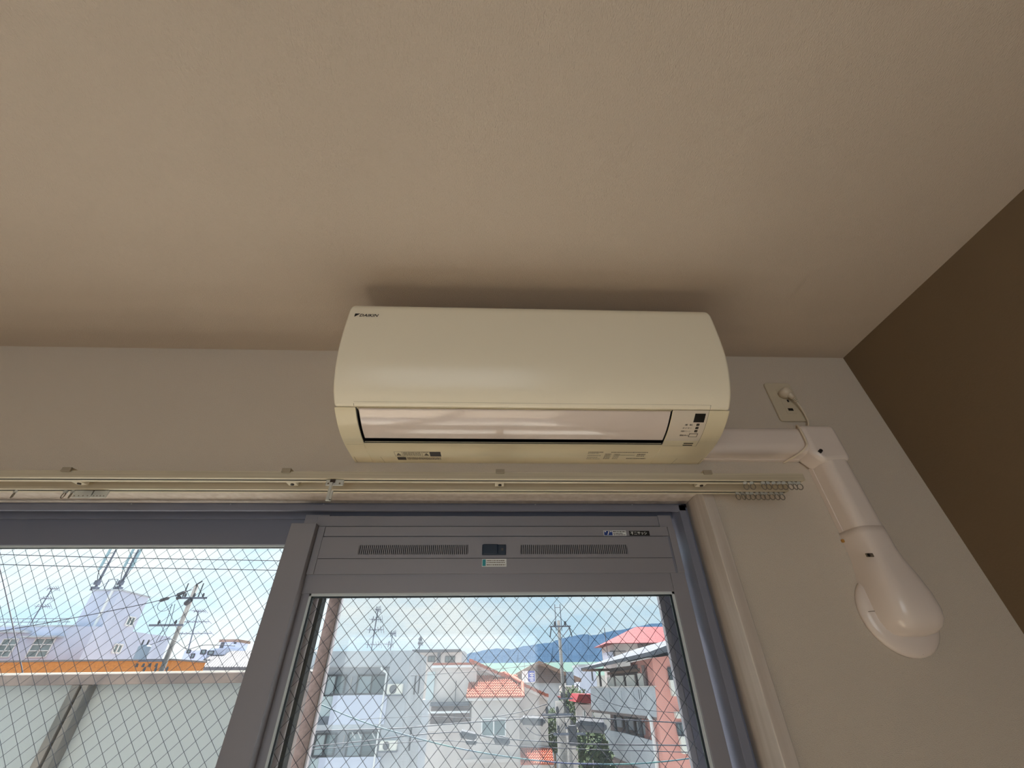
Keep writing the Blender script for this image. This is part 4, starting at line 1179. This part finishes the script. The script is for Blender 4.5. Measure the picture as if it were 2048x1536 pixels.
MB().hexa([Vector(p) - Vector((0, 0, 0.18)) for p in rfp] + rfp).build('roof', greyroof, rb_)
# pink front
FK = Face((nP.x, nP.y), (nP.x + 8, nP.y - 0.6))
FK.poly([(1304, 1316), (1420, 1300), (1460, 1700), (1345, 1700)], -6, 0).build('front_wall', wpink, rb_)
FK.poly([(1292, 1316), (1332, 1290), (1420, 1284), (1425, 1300), (1330, 1305)], -6, 0.5).build('front_roof', greyroof, rb_)
for a, b in (((1336, 1360), (1352, 1392)), ((1347, 1423), (1366, 1436)), ((1356, 1472), (1378, 1506))):
    FK.rect(a, b, 0.0, 0.35).build('window_box', unitm, rb_)
for a, b in (((1335, 1336), (1352, 1360)), ((1352, 1446), (1372, 1470))):
    window_on(FK, a, b, rb_, 0.0, cols=2, t=0.08)
# balconies of the brown side
for a, b in (((1184, 1374), (1323, 1434)), ):
    FR.poly([(1184, 1374.5), (1313, 1373), (1322, 1435), (1186, 1419)], 0, 0.12).build('balcony_wall', wgrey, rb_)
FR.poly([(1205, 1458), (1250, 1466), (1330, 1487), (1342, 1560), (1196, 1500)], 0, 0.12).build('balcony_wall', wgrey, rb_)
FR.poly([(1186, 1419), (1322, 1435), (1323, 1441), (1186, 1424)], -1.1, 0.12).build('balcony_floor', shadewall, rb_)
FR.poly([(1196, 1498), (1342, 1560), (1343, 1566), (1196, 1504)], -1.1, 0.12).build('balcony_floor', shadewall, rb_)
for a, b in (((1200, 1355), (1215, 1373)), ((1216, 1352), (1234, 1373)), ((1236, 1350.5), (1256, 1372)), ((1259, 1347), (1279, 1372)), ((1288, 1339), (1302, 1372))):
    FR.rect(a, b, -0.55, -0.48).build('balcony_board', unitm, rb_)
for x, y0, y1 in ((1192, 1338, 1374), (1280, 1330, 1374), (1303, 1326, 1374)):
    FR.rect((x, y0), (x + 2.4, y1), -0.3, -0.2).build('balcony_post', shadewall, rb_)
for a, b in (((1209, 1434), (1224, 1456)), ((1228, 1437), (1247, 1462)), ((1251, 1444), (1273, 1472)), ((1277, 1450), (1310, 1480))):
    FR.rect(a, b, -0.75, -0.68).build('balcony_board', wgrey, rb_)
for x in (1225, 1248, 1275):
    FR.rect((x, 1428), (x + 2.5, 1470 + (x - 1225) * 0.2), -0.2, -0.1).build('balcony_post', windark, rb_)
dp_ = [FR.pt(*FR.uz(1306, 1432), 0.25), FR.pt(*FR.uz(1311, 1440), 0.25), FR.pt(*FR.uz(1320, 1500), 0.25), FR.pt(*FR.uz(1326, 1560), 0.25)]
MB().tube(dp_, 0.10, 8).build('drain_pipe', winwhite, rb_)
FR.rect((1178, 1338), (1190, 1342), -3, 0.5).build('eave_board', brownroof, rb_)
# red roof house above it
F11 = front(48)
rh = thing('red_roof_house', (14, 48, GZ), 'cream house with a bright red hipped roof at the upper right', 'house')
F11.rect((1227, 1282), (1400, 1420), -6, 0).build('wall', wcream, rh)
ea = [at(1213, 1287, 47), at(1420, 1269, 47), at(1420, 1269, 55), at(1213, 1287, 55)]
z_e = at(1216, 1286, 47).z
xL, xR_ = at(1214, 1286, 47).x, at(1440, 1270, 47).x
rz_ = at(1272, 1254, 50).z
xa, xb = at(1272, 1254, 50).x, xR_ - 2.5
MB().add([(xL, 47, z_e), (xR_, 47, z_e), (xR_, 54, z_e), (xL, 54, z_e), (xa, 50, rz_), (xb, 50, rz_), (xa, 51.5, rz_), (xb, 51.5, rz_)],
         [(0, 1, 5, 4), (1, 2, 7, 5), (2, 3, 6, 7), (3, 0, 4, 6), (4, 5, 7, 6), (0, 3, 2, 1)]).build('roof', redroof, rh)
F11.rect((1275, 1288), (1340, 1310), 0.0, 0.1).build('shaded_panel', shadewall, rh)
F11.rect((1214, 1304), (1227, 1322), -2, 0.2).build('terrace_wall', wwhite, rh)
F11.rect((1218, 1302), (1250, 1303.5), 0.3, 0.4).build('terrace_rail', closurem, rh)
F11.rect((1207, 1256), (1214.8, 1312), 0.2, 0.35).build('terrace_pole', closurem, rh)
# small red awning roof house
F12 = front(36)
ra = thing('red_awning_house', (6, 36, GZ), 'cream house with a small red roof low between the poles and the balconies', 'house')
F12.rect((1163, 1409), (1205, 1640), -3, 0).build('wall', wcream, ra)
F12.poly([(1156, 1388), (1200, 1389), (1200, 1409), (1150, 1404)], -3, 0.4).build('roof', redroof, ra)
window_on(F12, (1166, 1421), (1172, 1434), ra, 0, cols=1, t=0.08, frame=winwhite)
F12.rect((1185, 1424), (1205, 1640), 0, 0.1).build('side_panel', wgrey, ra)

# ------------------------------------------------------------------ trees in the street
def tree(c, R0, H, label, n=1700):
    c = Vector(c)
    t = thing('street_tree', (c[0], c[1], GZ), label, 'tree', 'trees in the street')
    MB().tube([(c[0], c[1], GZ), (c[0] + 0.1, c[1], c[2] - H * 0.2)], [0.16, 0.08], 7).build('trunk', bark, t)
    m = MB()
    for i in range(n):
        a, b_, r = random.uniform(0, 2 * math.pi), math.acos(random.uniform(-1, 1)), R0 * random.uniform(0.45, 1.0) ** 0.6
        lump = 1 + 0.22 * math.sin(3 * a + c[0]) * math.sin(2.3 * b_)
        p = Vector((c[0] + r * lump * math.sin(b_) * math.cos(a), c[1] + r * lump * math.sin(b_) * math.sin(a), c[2] + r * lump * math.cos(b_) * H / R0 * 0.6))
        u = Vector((random.gauss(0, 1), random.gauss(0, 1), random.gauss(0, 1))).normalized()
        v = u.orthogonal().normalized()
        s = random.uniform(0.10, 0.2)
        m.add([p - u * s, p + v * s * 0.6, p + u * s, p - v * s * 0.6], [(0, 1, 2, 3)])
    f = m.build('foliage', leafm, t); f['kind'] = 'stuff'
for px, py, Y, R0, H, lb in ((1150, 1425, 44, 1.6, 2.8, 'leafy green tree right of the thick pole, under the peach house'), (1188, 1508, 29.5, 0.95, 2.2, 'lowest and largest green tree, below the splice box in the street'), (1106, 1462, 55.5, 1.4, 3.0, 'green tree between the terracotta house and the thick pole')):
    tree(at(px, py, Y), R0, H, lb)

# ------------------------------------------------------------------ overhead cables and splice boxes
def px_cable(P, Y, r, m, label, group=None):
    return cable([at(x, y, Y if not isinstance(Y, (list, tuple)) else Y[i]) for i, (x, y) in enumerate(P)], r, m, label, group=group)
px_cable([(-260, 1103), (0, 1109), (250, 1116), (500, 1120.5), (800, 1126), (1200, 1124)], 9, 0.009, cablem, 'upper of two parallel cables crossing the sky in the left glass')
px_cable([(-260, 1122), (0, 1129), (250, 1135), (500, 1139.5), (800, 1144), (1200, 1141)], 9, 0.009, cablem, 'lower of two parallel cables crossing the sky in the left glass')
px_cable([(-14, 1085), (0, 1138), (18, 1215), (40, 1318), (46, 1350)], 6, 0.007, cablem, 'slanting dark cable at the far left edge of the glass')
px_cable([(-60, 1272), (60, 1252), (149, 1235.5), (235, 1219), (322, 1200), (384, 1179)], 32.8, 0.028, cablem, 'cable running from the white building to the left utility pole')
for pts in ([(318, 1202), (340, 1195)], [(352, 1191), (372, 1183)], [(352, 1197), (362, 1194)]):
    a, b = at(*pts[0], 32.7), at(*pts[1], 32.7)
    MB().tube([a, a.lerp(b, 0.2), a.lerp(b, 0.8), b], [0.03, 0.12, 0.12, 0.03], 8).build('strain_insulator', closurem, p1)
px_cable([(344, 1208), (330, 1250), (312, 1284)], 32.5, 0.018, cablem, 'thin drop wire from the long arm of the left pole')
px_cable([(350, 1208), (338, 1250), (318, 1284)], 32.5, 0.018, cablem, 'second thin drop wire beside the first under the long arm')
px_cable([(322, 1202), (315, 1213), (320, 1222), (334, 1220), (345, 1210)], 32.5, 0.015, cablem, 'looped jumper wire hanging left of the left pole')
px_cable([(300, 1290), (335, 1278), (352, 1283), (375, 1298), (410, 1290), (470, 1292)], 32.2, 0.02, cablem, 'curly service wire around the top of the transformer')

Yc = 15
px_cable([(560, 1468), (640, 1462), (760, 1458), (820, 1455), (910, 1447), (1040, 1438), (1120, 1434), (1153, 1433), (1218, 1438), (1300, 1442), (1420, 1450)], Yc, 0.016, cablem, 'uppermost thick black cable, above the splice sleeves')
px_cable([(560, 1500), (621, 1493), (730, 1482), (820, 1471), (920, 1464), (990, 1476), (1104, 1484), (1172, 1488), (1300, 1490), (1420, 1491)], Yc, 0.016, cablem, 'middle thick black cable that carries two splice sleeves')
px_cable([(560, 1504), (700, 1493), (820, 1484), (890, 1481), (1040, 1492), (1185, 1499), (1300, 1502), (1420, 1506)], Yc + 0.4, 0.011, cablem, 'lowest thin black cable, under the splice sleeves')
px_cable([(700, 1440), (767, 1436), (855, 1433), (960, 1436), (1050, 1432), (1112, 1428)], Yc + 2, 0.008, cablem, 'thin grey cable just above the thick black ones')
px_cable([(985, 1434), (1040, 1424), (1094, 1408)], Yc + 10, 0.02, cablem, 'short thin cable rising to the corner of the terracotta house')
px_cable([(1052, 1455), (1070, 1468), (1092, 1471), (1115, 1462), (1126, 1448)], Yc + 4, 0.012, cablem, 'slack loop of cable left of the thick pole')
px_cable([(820, 1352), (905, 1346), (950, 1343), (1050, 1332), (1118, 1322)], 29, 0.014, cablem, 'thin cable from the apartment block across to the slim pole')
px_cable([(1150, 1368), (1190, 1392), (1240, 1412), (1330, 1424), (1420, 1428)], 20, 0.010, cablem, 'thin cable drooping across the salmon block balconies')
px_cable([(1140, 1440), (1180, 1478), (1230, 1530), (1260, 1570)], 20, 0.012, cablem, 'stay wire slanting down to the right from the thick pole')
px_cable([(560, 1372), (639.5, 1408), (709, 1437), (774, 1459), (900, 1493), (1019, 1514), (1120, 1525.5), (1190, 1528), (1261, 1528), (1328, 1523), (1377, 1517), (1480, 1502)], 8, 0.0095, tealcable, 'teal and blue wrapped cable sagging across the right-hand glass')

def closure(a, b, thick, label, Y=Yc - 0.1):
    p, q = at(*a, Y), at(*b, Y)
    t = thing('splice_closure', p.lerp(q, 0.5), label, 'splice sleeve', 'splice sleeves on the cables')
    d = q - p
    MB().tube([p, p + d * 0.06, p + d * 0.14, p + d * 0.86, p + d * 0.94, q], [thick * 0.35, thick * 0.55, thick, thick, thick * 0.55, thick * 0.35], 10).build('sleeve', closurem, t)
    for f in (0.14, 0.5, 0.86):
        MB().tube([p + d * (f - 0.025), p + d * (f + 0.025)], thick * 1.08, 10).build('band', cablem, t)
closure((919, 1466), (954, 1474), 0.10, 'black splice sleeve at the left on the middle cable')
closure((931, 1484), (954, 1485), 0.06, 'smallest black splice sleeve, on the lowest cable', Yc + 0.4)
closure((987, 1478), (1020, 1484), 0.10, 'black splice sleeve at the right on the middle cable, below the window')
closure((1040, 1440), (1091, 1443), 0.11, 'black splice sleeve on the upper cable left of the thick pole')
closure((1152, 1448), (1213, 1454), 0.165, 'largest dark grey splice box, right of the thick pole')

# ------------------------------------------------------------------ more facade detail
for k in range(4):
    q = FR.uz(1222 + 24 * k, 1382); q2 = FR.uz(1222 + 24 * k, 1402)
    MB().tube([FR.pt(q[0], q[1], 0.14), FR.pt(q[0], q2[1], 0.14)], 0.035, 5).build('wall_stain_pipe', wgrey, rb_)
for x in (1281, 1285):
    q = FR.uz(x, 1379); q2 = FR.uz(x, 1399)
    MB().tube([FR.pt(q[0], q[1], 0.13), FR.pt(q[0], q2[1], 0.13)], 0.02, 5).build('expansion_joint', closurem, rb_)
FR.poly([(1186, 1373), (1314, 1371.5), (1314, 1374), (1186, 1375.5)], -0.05, 0.16).build('balcony_coping', wcream, rb_)
FR.poly([(1190, 1345), (1304, 1330), (1304, 1336), (1190, 1350)], -1.1, -0.9).build('lintel', brownroof, rb_)
for a_, b_ in (((662, 1387), (770, 1391)),):
    FA.rect(a_, b_, 0.0, 0.14).build('balcony_rail', closurem, ap)
FA.rect((668, 1391), (768, 1394), 0.0, 0.15).build('balcony_coping', wwhite, ap)
FA.rect((640, 1515), (752, 1518), 0.0, 0.15).build('balcony_coping', wwhite, ap)
for x in (700, 712, 740):
    q = FA.uz(x, 1466)
    MB().tube([(q[0], 28.4, q[1]), (q[0] + 0.25, 28.3, q[1] - 0.25)], 0.03, 5).build('laundry_hook', winwhite, ap)
